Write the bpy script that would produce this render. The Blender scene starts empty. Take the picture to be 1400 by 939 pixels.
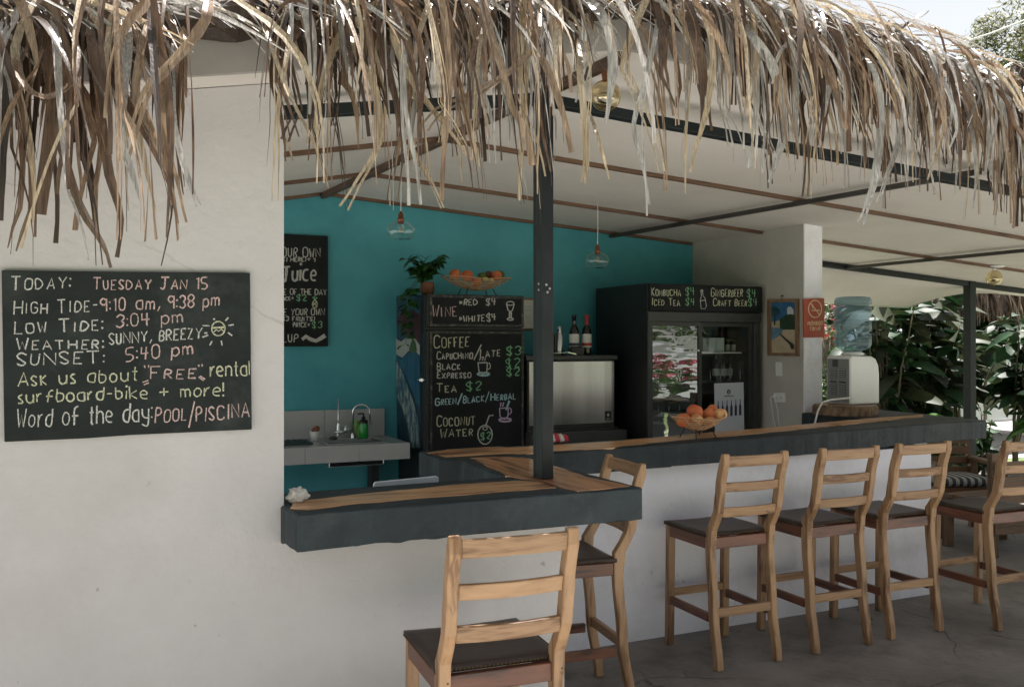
import bpy, bmesh, math, random
from mathutils import Vector, Matrix, Euler, noise
from mathutils.geometry import tessellate_polygon
random.seed(7)
R = math.radians
sc = bpy.context.scene
col = sc.collection
# ------------------------------------------------------------------ camera
F = 1250.0; YAW = R(24.7); SN = math.sin(YAW); CS = math.cos(YAW); EYE = 1.65
cam_d = bpy.data.cameras.new('camera'); cam = bpy.data.objects.new('camera', cam_d); col.objects.link(cam)
cam.location = (0, 0, EYE); cam.rotation_euler = (R(90), 0, -YAW)
cam_d.sensor_width = 36; cam_d.lens = F/1400*36; cam_d.clip_start = 0.05; cam_d.clip_end = 2000
sc.camera = cam
# ------------------------------------------------------------------ sky, sun, exposure
SUN_EL = R(66); SUN_AZ = R(64)          # azimuth clockwise from +Y
w = bpy.data.worlds.new('World'); sc.world = w; w.use_nodes = True
nt = w.node_tree; nt.nodes.clear()
sky = nt.nodes.new('ShaderNodeTexSky'); sky.sky_type = 'NISHITA'; sky.sun_disc = False
sky.sun_elevation = SUN_EL; sky.sun_rotation = SUN_AZ; sky.air_density = 1.2; sky.dust_density = 1.0; sky.ozone_density = 1
hs = nt.nodes.new('ShaderNodeHueSaturation'); hs.inputs['Saturation'].default_value = 0.22
bg = nt.nodes.new('ShaderNodeBackground'); bg.inputs['Strength'].default_value = 0.05
wo = nt.nodes.new('ShaderNodeOutputWorld')
nt.links.new(sky.outputs[0], hs.inputs['Color']); nt.links.new(hs.outputs[0], bg.inputs[0]); nt.links.new(bg.outputs[0], wo.inputs[0])
sd = bpy.data.lights.new('sun', 'SUN'); sd.energy = 4.5; sd.angle = R(0.5); sd.color = (1, 0.965, 0.925)
so = bpy.data.objects.new('sun', sd); col.objects.link(so)
sv = Vector((math.sin(SUN_AZ)*math.cos(SUN_EL), math.cos(SUN_AZ)*math.cos(SUN_EL), math.sin(SUN_EL)))
so.rotation_euler = sv.to_track_quat('Z', 'Y').to_euler(); so.location = sv*20
sc.cycles.diffuse_bounces = 8; sc.cycles.max_bounces = 14
sc.view_settings.view_transform = 'Standard'; sc.view_settings.look = 'None'
sc.view_settings.exposure = 1.6; sc.view_settings.gamma = 1

# ------------------------------------------------------------------ helpers
def at(px, py, X=None, Y=None, Z=None):
    """point of the photograph -> world point on the real plane X=, Y= or Z="""
    t = (px-700)/F; v = (py-469.5)/F
    if Z is not None: d = (EYE-Z)/v
    elif X is not None: d = X/(t*CS+SN)
    else: d = Y/(CS-t*SN)
    return Vector((d*(t*CS+SN), d*(CS-t*SN), EYE-v*d))

def tag(o, label=None, cat=None, group=None, kind=None):
    if label: o['label'] = label
    if cat: o['category'] = cat
    if group: o['group'] = group
    if kind: o['kind'] = kind
    return o

def thing(name, label, cat, loc=(0, 0, 0), rz=0, group=None):
    o = bpy.data.objects.new(name, None); col.objects.link(o)
    o.location = loc; o.rotation_euler = (0, 0, rz); o.empty_display_size = 0.1
    return tag(o, label, cat, group)

def link(name, me, parent=None, local=False):
    o = bpy.data.objects.new(name, me); col.objects.link(o)
    if parent is not None: o.parent = parent
    return o

def bev(o, wd=0.003, seg=2):
    m = o.modifiers.new('bevel', 'BEVEL'); m.width = wd; m.segments = seg; m.limit_method = 'ANGLE'; m.angle_limit = R(40)
    return o

class MB:
    def __init__(s): s.v = []; s.f = []; s.smooth = []
    def add(s, vs, fs, sm=False):
        n = len(s.v); s.v += [Vector(p) for p in vs]
        s.f += [tuple(i+n for i in f) for f in fs]; s.smooth += [sm]*len(fs); return s
    def box(s, x0, x1, y0, y1, z0, z1):
        return s.add([(x0,y0,z0),(x1,y0,z0),(x1,y1,z0),(x0,y1,z0),(x0,y0,z1),(x1,y0,z1),(x1,y1,z1),(x0,y1,z1)],
                     [(0,3,2,1),(4,5,6,7),(0,1,5,4),(1,2,6,5),(2,3,7,6),(3,0,4,7)])
    def bar(s, a, b, wd, ht, up=(0, 0, 1)):
        a = Vector(a); b = Vector(b); d = (b-a).normalized(); u = Vector(up)
        sx = d.cross(u)
        if sx.length < 1e-4: sx = d.cross(Vector((1, 0, 0)))
        sx.normalize(); u = sx.cross(d).normalized()
        sx *= wd/2; u *= ht/2
        return s.add([a-sx-u, a+sx-u, a+sx+u, a-sx+u, b-sx-u, b+sx-u, b+sx+u, b-sx+u],
                     [(0,1,2,3),(7,6,5,4),(0,4,5,1),(1,5,6,2),(2,6,7,3),(3,7,4,0)])
    def tube(s, pts, r, n=8, cap=True):
        pts = [Vector(p) for p in pts]; m = len(pts)
        rs = r if isinstance(r, (list, tuple)) else [r]*m
        vs = []; prev = None
        for i, p in enumerate(pts):
            d = (pts[min(i+1, m-1)]-pts[max(i-1, 0)])
            d = d.normalized() if d.length > 1e-9 else Vector((0, 0, 1))
            if prev is None: a = d.orthogonal().normalized()
            else:
                a = prev - d*prev.dot(d)
                a = a.normalized() if a.length > 1e-6 else d.orthogonal().normalized()
            prev = a; b = d.cross(a)
            for k in range(n):
                t = 2*math.pi*k/n
                vs.append(p + (a*math.cos(t)+b*math.sin(t))*rs[i])
        fs = [(i*n+k, i*n+(k+1) % n, (i+1)*n+(k+1) % n, (i+1)*n+k) for i in range(m-1) for k in range(n)]
        s.add(vs, fs, True)
        if cap:
            q = len(s.v)-len(vs)
            s.f += [tuple(q+k for k in range(n))[::-1], tuple(q+(m-1)*n+k for k in range(n))]; s.smooth += [False, False]
        return s
    def lathe(s, prof, c=(0, 0, 0), n=24, sx=1, sy=1, sm=True):
        c = Vector(c); vs = []; m = len(prof)
        for r_, z in prof:
            for k in range(n):
                t = 2*math.pi*k/n; vs.append(c+Vector((r_*math.cos(t)*sx, r_*math.sin(t)*sy, z)))
        fs = [(i*n+k, i*n+(k+1) % n, (i+1)*n+(k+1) % n, (i+1)*n+k) for i in range(m-1) for k in range(n)]
        return s.add(vs, fs, sm)
    def poly(s, pts, thick=None):
        """flat polygon; thick = Vector offset of the back"""
        n = len(pts)
        if thick is None: return s.add(pts, [tuple(range(n))])
        t = Vector(thick)
        vs = [Vector(p) for p in pts]+[Vector(p)+t for p in pts]
        fs = [tuple(range(n)), tuple(range(2*n-1, n-1, -1))]+[(i, i+n, (i+1) % n+n, (i+1) % n) for i in range(n)]
        return s.add(vs, fs)
    def build(s, name, m, parent=None, local=False, fix=True):
        me = bpy.data.meshes.new(name)
        off = Vector((0, 0, 0))
        if parent is not None and not local:
            off = parent.location.copy()
            if parent.parent is not None: off += parent.parent.location
        me.from_pydata([tuple(v-off) for v in s.v], [], s.f)
        me.polygons.foreach_set('use_smooth', s.smooth)
        if fix:
            b = bmesh.new(); b.from_mesh(me); bmesh.ops.recalc_face_normals(b, faces=b.faces); b.to_mesh(me); b.free()
        me.materials.append(m); me.update()
        return link(name, me, parent)

def sphere_prof(r, sq=1.0, n=12):
    return [(max(r*math.sin(math.pi*i/n), 1e-4), -r*sq*math.cos(math.pi*i/n)) for i in range(n+1)]

# ------------------------------------------------------------------ materials
MATS = {}
def lerp(a, b, t): return tuple(a[i]*(1-t)+b[i]*t for i in range(3))
def newmat(name):
    m = bpy.data.materials.new(name); m.use_nodes = True; MATS[name] = m
    N = m.node_tree.nodes; L = m.node_tree.links
    return m, N, L, N['Principled BSDF']
def mat(name, c, rough=0.6, c2=None, scale=6.0, bump=0.0, bscale=None, metal=0.0, coat=0.0, stretch=(1, 1, 1),
        rnd=0.0, detail=5, spec=0.5, lo=0.35, hi=0.65, trans=None, rvar=0.0, dirt=None):
    m, N, L, P = newmat(name)
    P.inputs['Roughness'].default_value = rough; P.inputs['Metallic'].default_value = metal
    P.inputs['Coat Weight'].default_value = coat; P.inputs['Coat Roughness'].default_value = 0.12
    P.inputs['Specular IOR Level'].default_value = spec
    tc = N.new('ShaderNodeTexCoord'); mp = N.new('ShaderNodeMapping'); mp.inputs['Scale'].default_value = stretch
    L.new(tc.outputs['Object'], mp.inputs[0])
    vec = mp.outputs[0]
    oi = None
    if rnd > 0:
        oi = N.new('ShaderNodeObjectInfo')
        ad = N.new('ShaderNodeVectorMath'); ad.operation = 'ADD'
        sl = N.new('ShaderNodeVectorMath'); sl.operation = 'SCALE'; sl.inputs[3].default_value = 17.0
        cb = N.new('ShaderNodeCombineXYZ'); L.new(oi.outputs['Random'], cb.inputs[0]); L.new(oi.outputs['Random'], cb.inputs[1]); L.new(oi.outputs['Random'], cb.inputs[2])
        L.new(cb.outputs[0], sl.inputs[0]); L.new(vec, ad.inputs[0]); L.new(sl.outputs[0], ad.inputs[1]); vec = ad.outputs[0]
    nz = N.new('ShaderNodeTexNoise'); nz.inputs['Scale'].default_value = scale; nz.inputs['Detail'].default_value = detail
    nz.inputs['Roughness'].default_value = 0.62
    L.new(vec, nz.inputs['Vector'])
    cr = N.new('ShaderNodeValToRGB'); cr.color_ramp.elements[0].position = lo; cr.color_ramp.elements[1].position = hi
    cr.color_ramp.elements[0].color = (*c, 1); cr.color_ramp.elements[1].color = (*(c2 or c), 1)
    L.new(nz.outputs['Fac'], cr.inputs[0])
    out = cr.outputs[0]
    if dirt:                      # large soft stains: (colour, scale, amount)
        n3 = N.new('ShaderNodeTexNoise'); n3.inputs['Scale'].default_value = dirt[1]; n3.inputs['Detail'].default_value = 6; n3.inputs['Roughness'].default_value = 0.7
        L.new(tc.outputs['Object'], n3.inputs['Vector'])
        r3 = N.new('ShaderNodeMapRange'); r3.inputs[1].default_value = 0.5; r3.inputs[2].default_value = 0.75; r3.inputs[3].default_value = 0; r3.inputs[4].default_value = dirt[2]
        L.new(n3.outputs['Fac'], r3.inputs[0])
        mx = N.new('ShaderNodeMix'); mx.data_type = 'RGBA'; L.new(r3.outputs[0], mx.inputs[0]); L.new(out, mx.inputs[6]); mx.inputs[7].default_value = (*dirt[0], 1)
        out = mx.outputs[2]
    if rnd > 0:
        h = N.new('ShaderNodeHueSaturation'); mr = N.new('ShaderNodeMapRange')
        mr.inputs[3].default_value = 1-rnd; mr.inputs[4].default_value = 1+rnd
        L.new(oi.outputs['Random'], mr.inputs[0]); L.new(mr.outputs[0], h.inputs['Value']); L.new(out, h.inputs['Color']); out = h.outputs[0]
    L.new(out, P.inputs['Base Color'])
    if rvar > 0:
        rr = N.new('ShaderNodeMapRange'); rr.inputs[3].default_value = max(rough-rvar, 0.03); rr.inputs[4].default_value = rough+rvar
        L.new(nz.outputs['Fac'], rr.inputs[0]); L.new(rr.outputs[0], P.inputs['Roughness'])
    if bump > 0:
        n2 = N.new('ShaderNodeTexNoise'); n2.inputs['Scale'].default_value = bscale or scale*3; n2.inputs['Detail'].default_value = 4
        L.new(vec, n2.inputs['Vector'])
        b = N.new('ShaderNodeBump'); b.inputs['Strength'].default_value = bump; b.inputs['Distance'].default_value = 0.01
        L.new(n2.outputs['Fac'], b.inputs['Height']); L.new(b.outputs[0], P.inputs['Normal'])
    if trans:                     # leaf-like translucency
        tl = N.new('ShaderNodeBsdfTranslucent'); L.new(out, tl.inputs[0])
        ms = N.new('ShaderNodeMixShader'); ms.inputs[0].default_value = trans
        L.new(P.outputs[0], ms.inputs[1]); L.new(tl.outputs[0], ms.inputs[2]); L.new(ms.outputs[0], N['Material Output'].inputs[0])
    return m

def wood(name, c1, c2, axis='x', rough=0.55, coat=0.0, rnd=0.12, sc_=9.0, knots=False):
    st = {'x': (0.12, 1, 1), 'y': (1, 0.12, 1), 'z': (1, 1, 0.12)}[axis]
    m, N, L, P = newmat(name)
    P.inputs['Roughness'].default_value = rough; P.inputs['Coat Weight'].default_value = coat; P.inputs['Coat Roughness'].default_value = 0.08
    tc = N.new('ShaderNodeTexCoord'); mp = N.new('ShaderNodeMapping'); mp.inputs['Scale'].default_value = st
    L.new(tc.outputs['Object'], mp.inputs[0])
    oi = N.new('ShaderNodeObjectInfo'); sl = N.new('ShaderNodeMath'); sl.operation = 'MULTIPLY'; sl.inputs[1].default_value = 23
    L.new(oi.outputs['Random'], sl.inputs[0])
    n1 = N.new('ShaderNodeTexNoise'); n1.noise_dimensions = '4D'; n1.inputs['Scale'].default_value = sc_*5; n1.inputs['Detail'].default_value = 6; n1.inputs['Distortion'].default_value = 0.8
    n2 = N.new('ShaderNodeTexNoise'); n2.noise_dimensions = '4D'; n2.inputs['Scale'].default_value = sc_; n2.inputs['Detail'].default_value = 3; n2.inputs['Distortion'].default_value = 1.5
    for n in (n1, n2): L.new(mp.outputs[0], n.inputs['Vector']); L.new(sl.outputs[0], n.inputs['W'])
    mm = N.new('ShaderNodeMath'); mm.operation = 'ADD'; hf = N.new('ShaderNodeMath'); hf.operation = 'MULTIPLY'; hf.inputs[1].default_value = 0.5
    L.new(n1.outputs['Fac'], mm.inputs[0]); L.new(n2.outputs['Fac'], mm.inputs[1]); L.new(mm.outputs[0], hf.inputs[0])
    cr = N.new('ShaderNodeValToRGB'); e = cr.color_ramp.elements
    e[0].position = 0.40; e[0].color = (*c2, 1); e[1].position = 0.585; e[1].color = (*c1, 1)
    k = e.new(0.47); k.color = (*lerp(c1, c2, 0.35), 1)
    L.new(hf.outputs[0], cr.inputs[0]); out = cr.outputs[0]
    if knots:
        vo = N.new('ShaderNodeTexVoronoi'); vo.inputs['Scale'].default_value = 3.1; vo.inputs['Randomness'].default_value = 1
        mp2 = N.new('ShaderNodeMapping'); mp2.inputs['Scale'].default_value = {'x': (0.6, 1.3, 1.3), 'y': (1.3, 0.6, 1.3), 'z': (1.3, 1.3, 0.6)}[axis]
        L.new(tc.outputs['Object'], mp2.inputs[0])
        ad = N.new('ShaderNodeVectorMath'); ad.operation = 'ADD'; L.new(mp2.outputs[0], ad.inputs[0]); L.new(sl.outputs[0], ad.inputs[1]); L.new(ad.outputs[0], vo.inputs['Vector'])
        r4 = N.new('ShaderNodeMapRange'); r4.inputs[1].default_value = 0.03; r4.inputs[2].default_value = 0.12; r4.inputs[3].default_value = 0.75; r4.inputs[4].default_value = 0
        L.new(vo.outputs['Distance'], r4.inputs[0])
        mx = N.new('ShaderNodeMix'); mx.data_type = 'RGBA'; L.new(r4.outputs[0], mx.inputs[0]); L.new(out, mx.inputs[6]); mx.inputs[7].default_value = (*[q*0.45 for q in c2], 1)
        out = mx.outputs[2]
    h = N.new('ShaderNodeHueSaturation'); mr = N.new('ShaderNodeMapRange'); mr.inputs[3].default_value = 1-rnd; mr.inputs[4].default_value = 1+rnd
    L.new(oi.outputs['Random'], mr.inputs[0]); L.new(mr.outputs[0], h.inputs['Value']); L.new(out, h.inputs['Color'])
    L.new(h.outputs[0], P.inputs['Base Color'])
    b = N.new('ShaderNodeBump'); b.inputs['Strength'].default_value = 0.25; b.inputs['Distance'].default_value = 0.002
    L.new(n1.outputs['Fac'], b.inputs['Height']); L.new(b.outputs[0], P.inputs['Normal'])
    return m

def thin_glass(name, tint=(0.95, 0.97, 0.96), refl=1.0, base=0.04, rough=0.0, gcol=(1, 1, 1)):
    m, N, L, P = newmat(name)
    N.remove(P)
    tr = N.new('ShaderNodeBsdfTransparent'); tr.inputs[0].default_value = (*tint, 1)
    gl = N.new('ShaderNodeBsdfGlossy'); gl.inputs[0].default_value = (*gcol, 1); gl.inputs['Roughness'].default_value = rough
    lw = N.new('ShaderNodeLayerWeight'); lw.inputs[0].default_value = 0.5
    fr = N.new('ShaderNodeMath'); fr.operation = 'POWER'; fr.inputs[1].default_value = 4.5; L.new(lw.outputs['Facing'], fr.inputs[0])
    mu = N.new('ShaderNodeMath'); mu.operation = 'MULTIPLY_ADD'; mu.inputs[1].default_value = refl; mu.inputs[2].default_value = base; mu.use_clamp = True
    ms = N.new('ShaderNodeMixShader')
    L.new(fr.outputs[0], mu.inputs[0]); L.new(mu.outputs[0], ms.inputs[0]); L.new(tr.outputs[0], ms.inputs[1]); L.new(gl.outputs[0], ms.inputs[2])
    L.new(ms.outputs[0], N['Material Output'].inputs[0])
    return m, gl, N, L

def chalk(name, c):
    m, N, L, P = newmat(name)
    P.inputs['Base Color'].default_value = (*c, 1); P.inputs['Roughness'].default_value = 0.95
    tc = N.new('ShaderNodeTexCoord'); nz = N.new('ShaderNodeTexNoise'); nz.inputs['Scale'].default_value = 260; nz.inputs['Detail'].default_value = 3
    L.new(tc.outputs['Object'], nz.inputs['Vector'])
    mr = N.new('ShaderNodeMapRange'); mr.inputs[1].default_value = 0.36; mr.inputs[2].default_value = 0.58; mr.inputs[3].default_value = 0.42; mr.inputs[4].default_value = 1.0
    L.new(nz.outputs['Fac'], mr.inputs[0]); L.new(mr.outputs[0], P.inputs['Alpha'])
    return m

M = {}
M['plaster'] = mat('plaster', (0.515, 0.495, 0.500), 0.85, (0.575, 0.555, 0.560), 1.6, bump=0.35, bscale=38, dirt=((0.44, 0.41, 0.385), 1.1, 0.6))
M['plaster_shaded'] = mat('plaster_shaded', (0.40, 0.385, 0.36), 0.85, (0.47, 0.455, 0.43), 2.2, bump=0.2, bscale=30, dirt=((0.30, 0.28, 0.26), 1.4, 0.4))
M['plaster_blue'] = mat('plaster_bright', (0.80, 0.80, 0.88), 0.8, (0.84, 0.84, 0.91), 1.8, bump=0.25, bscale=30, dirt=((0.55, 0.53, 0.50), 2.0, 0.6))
M['fascia'] = mat('fascia_board', (0.30, 0.28, 0.26), 0.8, (0.38, 0.36, 0.34), 2.5, bump=0.1)
M['ceiling'] = mat('ceiling_sheet', (0.64, 0.61, 0.565), 0.8, (0.70, 0.67, 0.62), 1.2, bump=0.05, dirt=((0.49, 0.45, 0.40), 0.9, 0.45))
M['teal'] = mat('teal_paint', (0.060, 0.31, 0.375), 0.6, (0.080, 0.375, 0.44), 1.6, bump=0.12, bscale=25, dirt=((0.032, 0.215, 0.265), 1.1, 0.6))
M['concrete'] = mat('worn_concrete', (0.14, 0.125, 0.110), 0.62, (0.25, 0.228, 0.205), 1.8, bump=0.5, bscale=45, rvar=0.15, dirt=((0.060, 0.050, 0.042), 2.4, 0.8))
M['slab'] = mat('slate_concrete', (0.013, 0.021, 0.027), 0.55, (0.026, 0.037, 0.045), 7, spec=0.35, bump=0.3, bscale=40, rvar=0.12, dirt=((0.075, 0.085, 0.09), 5, 0.55))
M['dark_clad'] = mat('dark_cladding', (0.016, 0.020, 0.024), 0.6, (0.028, 0.033, 0.037), 5)
M['steel'] = mat('painted_steel', (0.008, 0.013, 0.014), 0.5, (0.013, 0.018, 0.02), 8, rvar=0.08, spec=0.3)
M['post'] = mat('painted_post', (0.007, 0.009, 0.012), 0.42, (0.013, 0.017, 0.021), 9, bump=0.15, rvar=0.10, spec=0.4)
M['batten'] = wood('batten_wood', (0.16, 0.085, 0.05), (0.075, 0.04, 0.025), 'x', 0.6)
M['rafter'] = wood('rafter_wood', (0.10, 0.058, 0.038), (0.045, 0.028, 0.02), 'y', 0.6)
M['rafter_dark'] = wood('rafter_dark', (0.045, 0.040, 0.036), (0.022, 0.020, 0.019), 'y', 0.6)
for a in 'xyz':
    M['pine_'+a] = wood('pine_'+a, (0.43, 0.26, 0.14), (0.185, 0.095, 0.044), a, 0.5, coat=0.05, knots=True)
    M['red_'+a] = wood('redwood_'+a, (0.18, 0.062, 0.030), (0.055, 0.020, 0.012), a, 0.42, coat=0.15)
    M['brown_'+a] = wood('brownwood_'+a, (0.16, 0.088, 0.046), (0.07, 0.038, 0.02), a, 0.5)
M['inlay_x'] = wood('inlay_x', (0.80, 0.45, 0.22), (0.20, 0.068, 0.026), 'x', 0.38, coat=0.45, rnd=0.02, sc_=6.5, knots=True)
M['inlay_y'] = wood('inlay_y', (0.72, 0.36, 0.17), (0.16, 0.055, 0.024), 'y', 0.38, coat=0.45, rnd=0.02, sc_=5.5, knots=True)
M['leather'] = mat('dark_leather', (0.026, 0.014, 0.010), 0.45, (0.058, 0.034, 0.024), 6, bump=0.12, bscale=35, rvar=0.08)
M['stud'] = mat('brass_stud', (0.12, 0.08, 0.04), 0.35, metal=0.8)
M['board'] = mat('blackboard', (0.010, 0.014, 0.014), 0.75, (0.020, 0.026, 0.025), 5, spec=0.3, bump=0.1, stretch=(.6, 1, 1.3), dirt=((0.08, 0.09, 0.087), 2.6, 0.65))
M['board2'] = mat('blackboard_clean', (0.006, 0.008, 0.009), 0.75, (0.011, 0.013, 0.014), 6, spec=0.3, dirt=((0.03, 0.034, 0.034), 5, 0.4))
M['boardframe'] = mat('board_frame', (0.015, 0.015, 0.015), 0.5, (0.22, 0.20, 0.17), 30, lo=0.5, hi=0.85)
M['black'] = mat('black_paint', (0.008, 0.009, 0.010), 0.45, (0.013, 0.014, 0.016), 8)
M['darkplastic'] = mat('dark_grey_plastic', (0.035, 0.037, 0.037), 0.45, (0.048, 0.05, 0.05), 12)
M['chrome'] = mat('chrome', (0.75, 0.76, 0.77), 0.12, metal=1)
M['sinksteel'] = mat('sink_steel', (0.62, 0.64, 0.66), 0.28, metal=1)
M['brushed'] = mat('brushed_steel', (0.42, 0.41, 0.385), 0.22, (0.62, 0.605, 0.57), 4.5, metal=1, stretch=(1.3, 1, 0.03), rvar=0.06, detail=3, bump=0.6, bscale=5)
M['tile'] = mat('grey_tile', (0.40, 0.41, 0.42), 0.25, (0.46, 0.47, 0.48), 3, dirt=((0.3, 0.29, 0.27), 6, 0.3))
M['grout'] = mat('grout', (0.20, 0.20, 0.19), 0.9)
M['white'] = mat('white_plastic', (0.72, 0.73, 0.73), 0.35, (0.76, 0.77, 0.77), 4)
M['greyplastic'] = mat('grey_plastic', (0.33, 0.34, 0.35), 0.4)
M['rearpanel'] = mat('rear_panel_grey', (0.22, 0.225, 0.235), 0.5)
M['vent'] = mat('vent_dark', (0.06, 0.065, 0.07), 0.6)
M['silver'] = mat('silver_lid', (0.62, 0.66, 0.70), 0.38, metal=0.35)
M['coral'] = mat('coral_white', (0.62, 0.57, 0.52), 0.9, (0.80, 0.77, 0.73), 40, bump=0.9, bscale=60)
M['orange'] = mat('orange_skin', (0.56, 0.115, 0.04), 0.55, (0.66, 0.24, 0.09), 7, bump=0.15, bscale=90, rnd=0.1)
M['mango'] = mat('mango_skin', (0.60, 0.20, 0.07), 0.45, (0.74, 0.48, 0.22), 22, lo=0.42, hi=0.58, rnd=0.1)
M['greenfruit'] = mat('green_fruit', (0.05, 0.10, 0.02), 0.5, (0.12, 0.17, 0.04), 12)
M['lemon'] = mat('lemon_skin', (0.62, 0.60, 0.18), 0.5, (0.50, 0.56, 0.14), 12)
M['wicker'] = mat('wicker', (0.62, 0.38, 0.22), 0.6, (0.42, 0.24, 0.13), 40)
M['terracotta'] = mat('terracotta', (0.17, 0.065, 0.038), 0.8, (0.24, 0.095, 0.055), 14)
M['copper'] = mat('copper', (0.24, 0.10, 0.06), 0.4, metal=0.8)
M['cord'] = mat('white_cord', (0.65, 0.65, 0.63), 0.6)
M['filament'] = mat('filament', (0.55, 0.45, 0.30), 0.4)
M['glassbottle'] = mat('dark_bottle_glass', (0.010, 0.008, 0.008), 0.08, spec=0.7)
M['paper'] = mat('paper_label', (0.66, 0.65, 0.63), 0.7, (0.60, 0.59, 0.57), 30)
M['redlabel'] = mat('red_label', (0.35, 0.02, 0.03), 0.5)
M['navy'] = mat('navy_label', (0.03, 0.035, 0.08), 0.5)
M['poster'] = mat('poster_white', (0.60, 0.63, 0.70), 0.5)
M['signred'] = mat('sign_red_wood', (0.34, 0.065, 0.035), 0.6, (0.42, 0.09, 0.05), 16, stretch=(1, 1, 0.2))
M['cream'] = mat('cream_paint', (0.70, 0.50, 0.30), 0.7)
M['soap'] = mat('green_soap', (0.02, 0.30, 0.06), 0.15, coat=0.5)
M['soap2'] = mat('lime_soap', (0.30, 0.55, 0.12), 0.2)
M['frame_wood'] = wood('frame_wood', (0.24, 0.15, 0.09), (0.13, 0.08, 0.05), 'z', 0.6)
M['bark'] = mat('bark', (0.10, 0.060, 0.035), 0.9, (0.28, 0.19, 0.12), 30, bump=0.9, bscale=40, stretch=(1, 1, 0.35))
M['treebark'] = mat('tree_bark', (0.16, 0.13, 0.10), 0.9, (0.30, 0.26, 0.21), 14, bump=0.6)
M['logtop'] = mat('log_top', (0.35, 0.20, 0.10), 0.5, (0.20, 0.10, 0.05), 8, coat=0.4)
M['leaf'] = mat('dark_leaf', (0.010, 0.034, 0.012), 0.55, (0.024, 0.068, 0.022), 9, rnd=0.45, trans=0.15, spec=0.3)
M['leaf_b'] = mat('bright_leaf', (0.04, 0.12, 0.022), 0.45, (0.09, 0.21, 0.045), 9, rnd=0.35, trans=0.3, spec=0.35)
M['leaf_c'] = mat('olive_leaf', (0.022, 0.034, 0.014), 0.55, (0.048, 0.055, 0.024), 8, rnd=0.4, trans=0.15, spec=0.3)
M['pothos'] = mat('pothos_leaf', (0.015, 0.055, 0.015), 0.35, (0.04, 0.12, 0.025), 18, rnd=0.4, trans=0.2)
M['stem'] = mat('plant_stem', (0.10, 0.085, 0.05), 0.8, (0.16, 0.14, 0.08), 12)
M['treeleaf'] = mat('tree_leaf', (0.10, 0.13, 0.045), 0.6, (0.26, 0.24, 0.10), 1.2, trans=0.3)
M['hedge'] = mat('hedge_leaf', (0.035, 0.085, 0.02), 0.55, (0.13, 0.20, 0.05), 1.5, trans=0.3)
M['pink'] = mat('pink_flower', (0.62, 0.06, 0.14), 0.6, (0.80, 0.20, 0.30), 4, trans=0.3)
M['red_flower'] = mat('red_flower', (0.70, 0.05, 0.03), 0.6, (0.80, 0.12, 0.06), 6, trans=0.3)
M['grass'] = mat('lawn', (0.075, 0.13, 0.03), 0.9, (0.17, 0.21, 0.07), 2.5, bump=0.5, bscale=60, dirt=((0.26, 0.22, 0.15), 0.5, 0.6))
M['gravel'] = mat('pale_path', (0.46, 0.44, 0.41), 0.9, (0.56, 0.54, 0.51), 6, bump=0.5, bscale=50, dirt=((0.32, 0.3, 0.27), 0.9, 0.4))
M['vanpaint'] = mat('van_paint', (0.66, 0.68, 0.74), 0.25, (0.66, 0.67, 0.70), 2, coat=0.5)
M['rubber'] = mat('tyre_rubber', (0.02, 0.02, 0.02), 0.8)
M['blue'] = mat('blue_stripe', (0.02, 0.20, 0.45), 0.4)
M['winglass'] = mat('window_glass', (0.02, 0.025, 0.03), 0.05)
M['cloth_red'] = mat('red_cloth', (0.50, 0.04, 0.07), 0.8)
M['cloth_white'] = mat('white_cloth', (0.68, 0.64, 0.58), 0.8)
M['stripe_d'] = mat('dark_stripe', (0.05, 0.06, 0.07), 0.9)
M['stripe_l'] = mat('light_stripe', (0.36, 0.37, 0.37), 0.9, bump=0.2, bscale=200)
M['glass'], _g, _n, _l = thin_glass('clear_glass', (0.93, 0.96, 0.95), 1.4, 0.05)
M['doorglass'], _g, _n, _l = thin_glass('door_glass', (0.80, 0.86, 0.84), 2.2, 0.26)
_tc = _n.new('ShaderNodeTexCoord'); _mp = _n.new('ShaderNodeMapping'); _mp.inputs['Scale'].default_value = (1, 1, 3.2)
_nz = _n.new('ShaderNodeTexNoise'); _nz.inputs['Scale'].default_value = 5; _nz.inputs['Detail'].default_value = 1
_bp = _n.new('ShaderNodeBump'); _bp.inputs['Strength'].default_value = 0.05; _bp.inputs['Distance'].default_value = 0.02
_l.new(_tc.outputs['Object'], _mp.inputs[0]); _l.new(_mp.outputs[0], _nz.inputs['Vector']); _l.new(_nz.outputs['Fac'], _bp.inputs['Height']); _l.new(_bp.outputs[0], _g.inputs['Normal'])
M['doorglass_clear'], _g, _n, _l = thin_glass('door_glass_clear', (0.80, 0.86, 0.84), 1.0, 0.07)
M['amber'], _g, _n, _l = thin_glass('amber_glass', (0.86, 0.78, 0.60), 2.0, 0.12, 0.02, (1, 0.92, 0.75))
M['jug'], _g, _n, _l = thin_glass('jug_plastic', (0.62, 0.74, 0.79), 0.7, 0.04, 0.2)
_ms = _n['Mix Shader'] if 'Mix Shader' in _n else [q for q in _n if q.type == 'MIX_SHADER'][0]
_df = _n.new('ShaderNodeBsdfDiffuse'); _df.inputs[0].default_value = (0.26, 0.36, 0.40, 1); _tl = _n.new('ShaderNodeBsdfTranslucent'); _tl.inputs[0].default_value = (0.30, 0.42, 0.47, 1)
_a = _n.new('ShaderNodeMixShader'); _l.new(_df.outputs[0], _a.inputs[1]); _l.new(_tl.outputs[0], _a.inputs[2])
_b = _n.new('ShaderNodeMixShader'); _b.inputs[0].default_value = 0.38; _l.new(_ms.outputs[0], _b.inputs[1]); _l.new(_a.outputs[0], _b.inputs[2]); _l.new(_b.outputs[0], [q for q in _n if q.type == 'OUTPUT_MATERIAL'][0].inputs[0])
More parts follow.
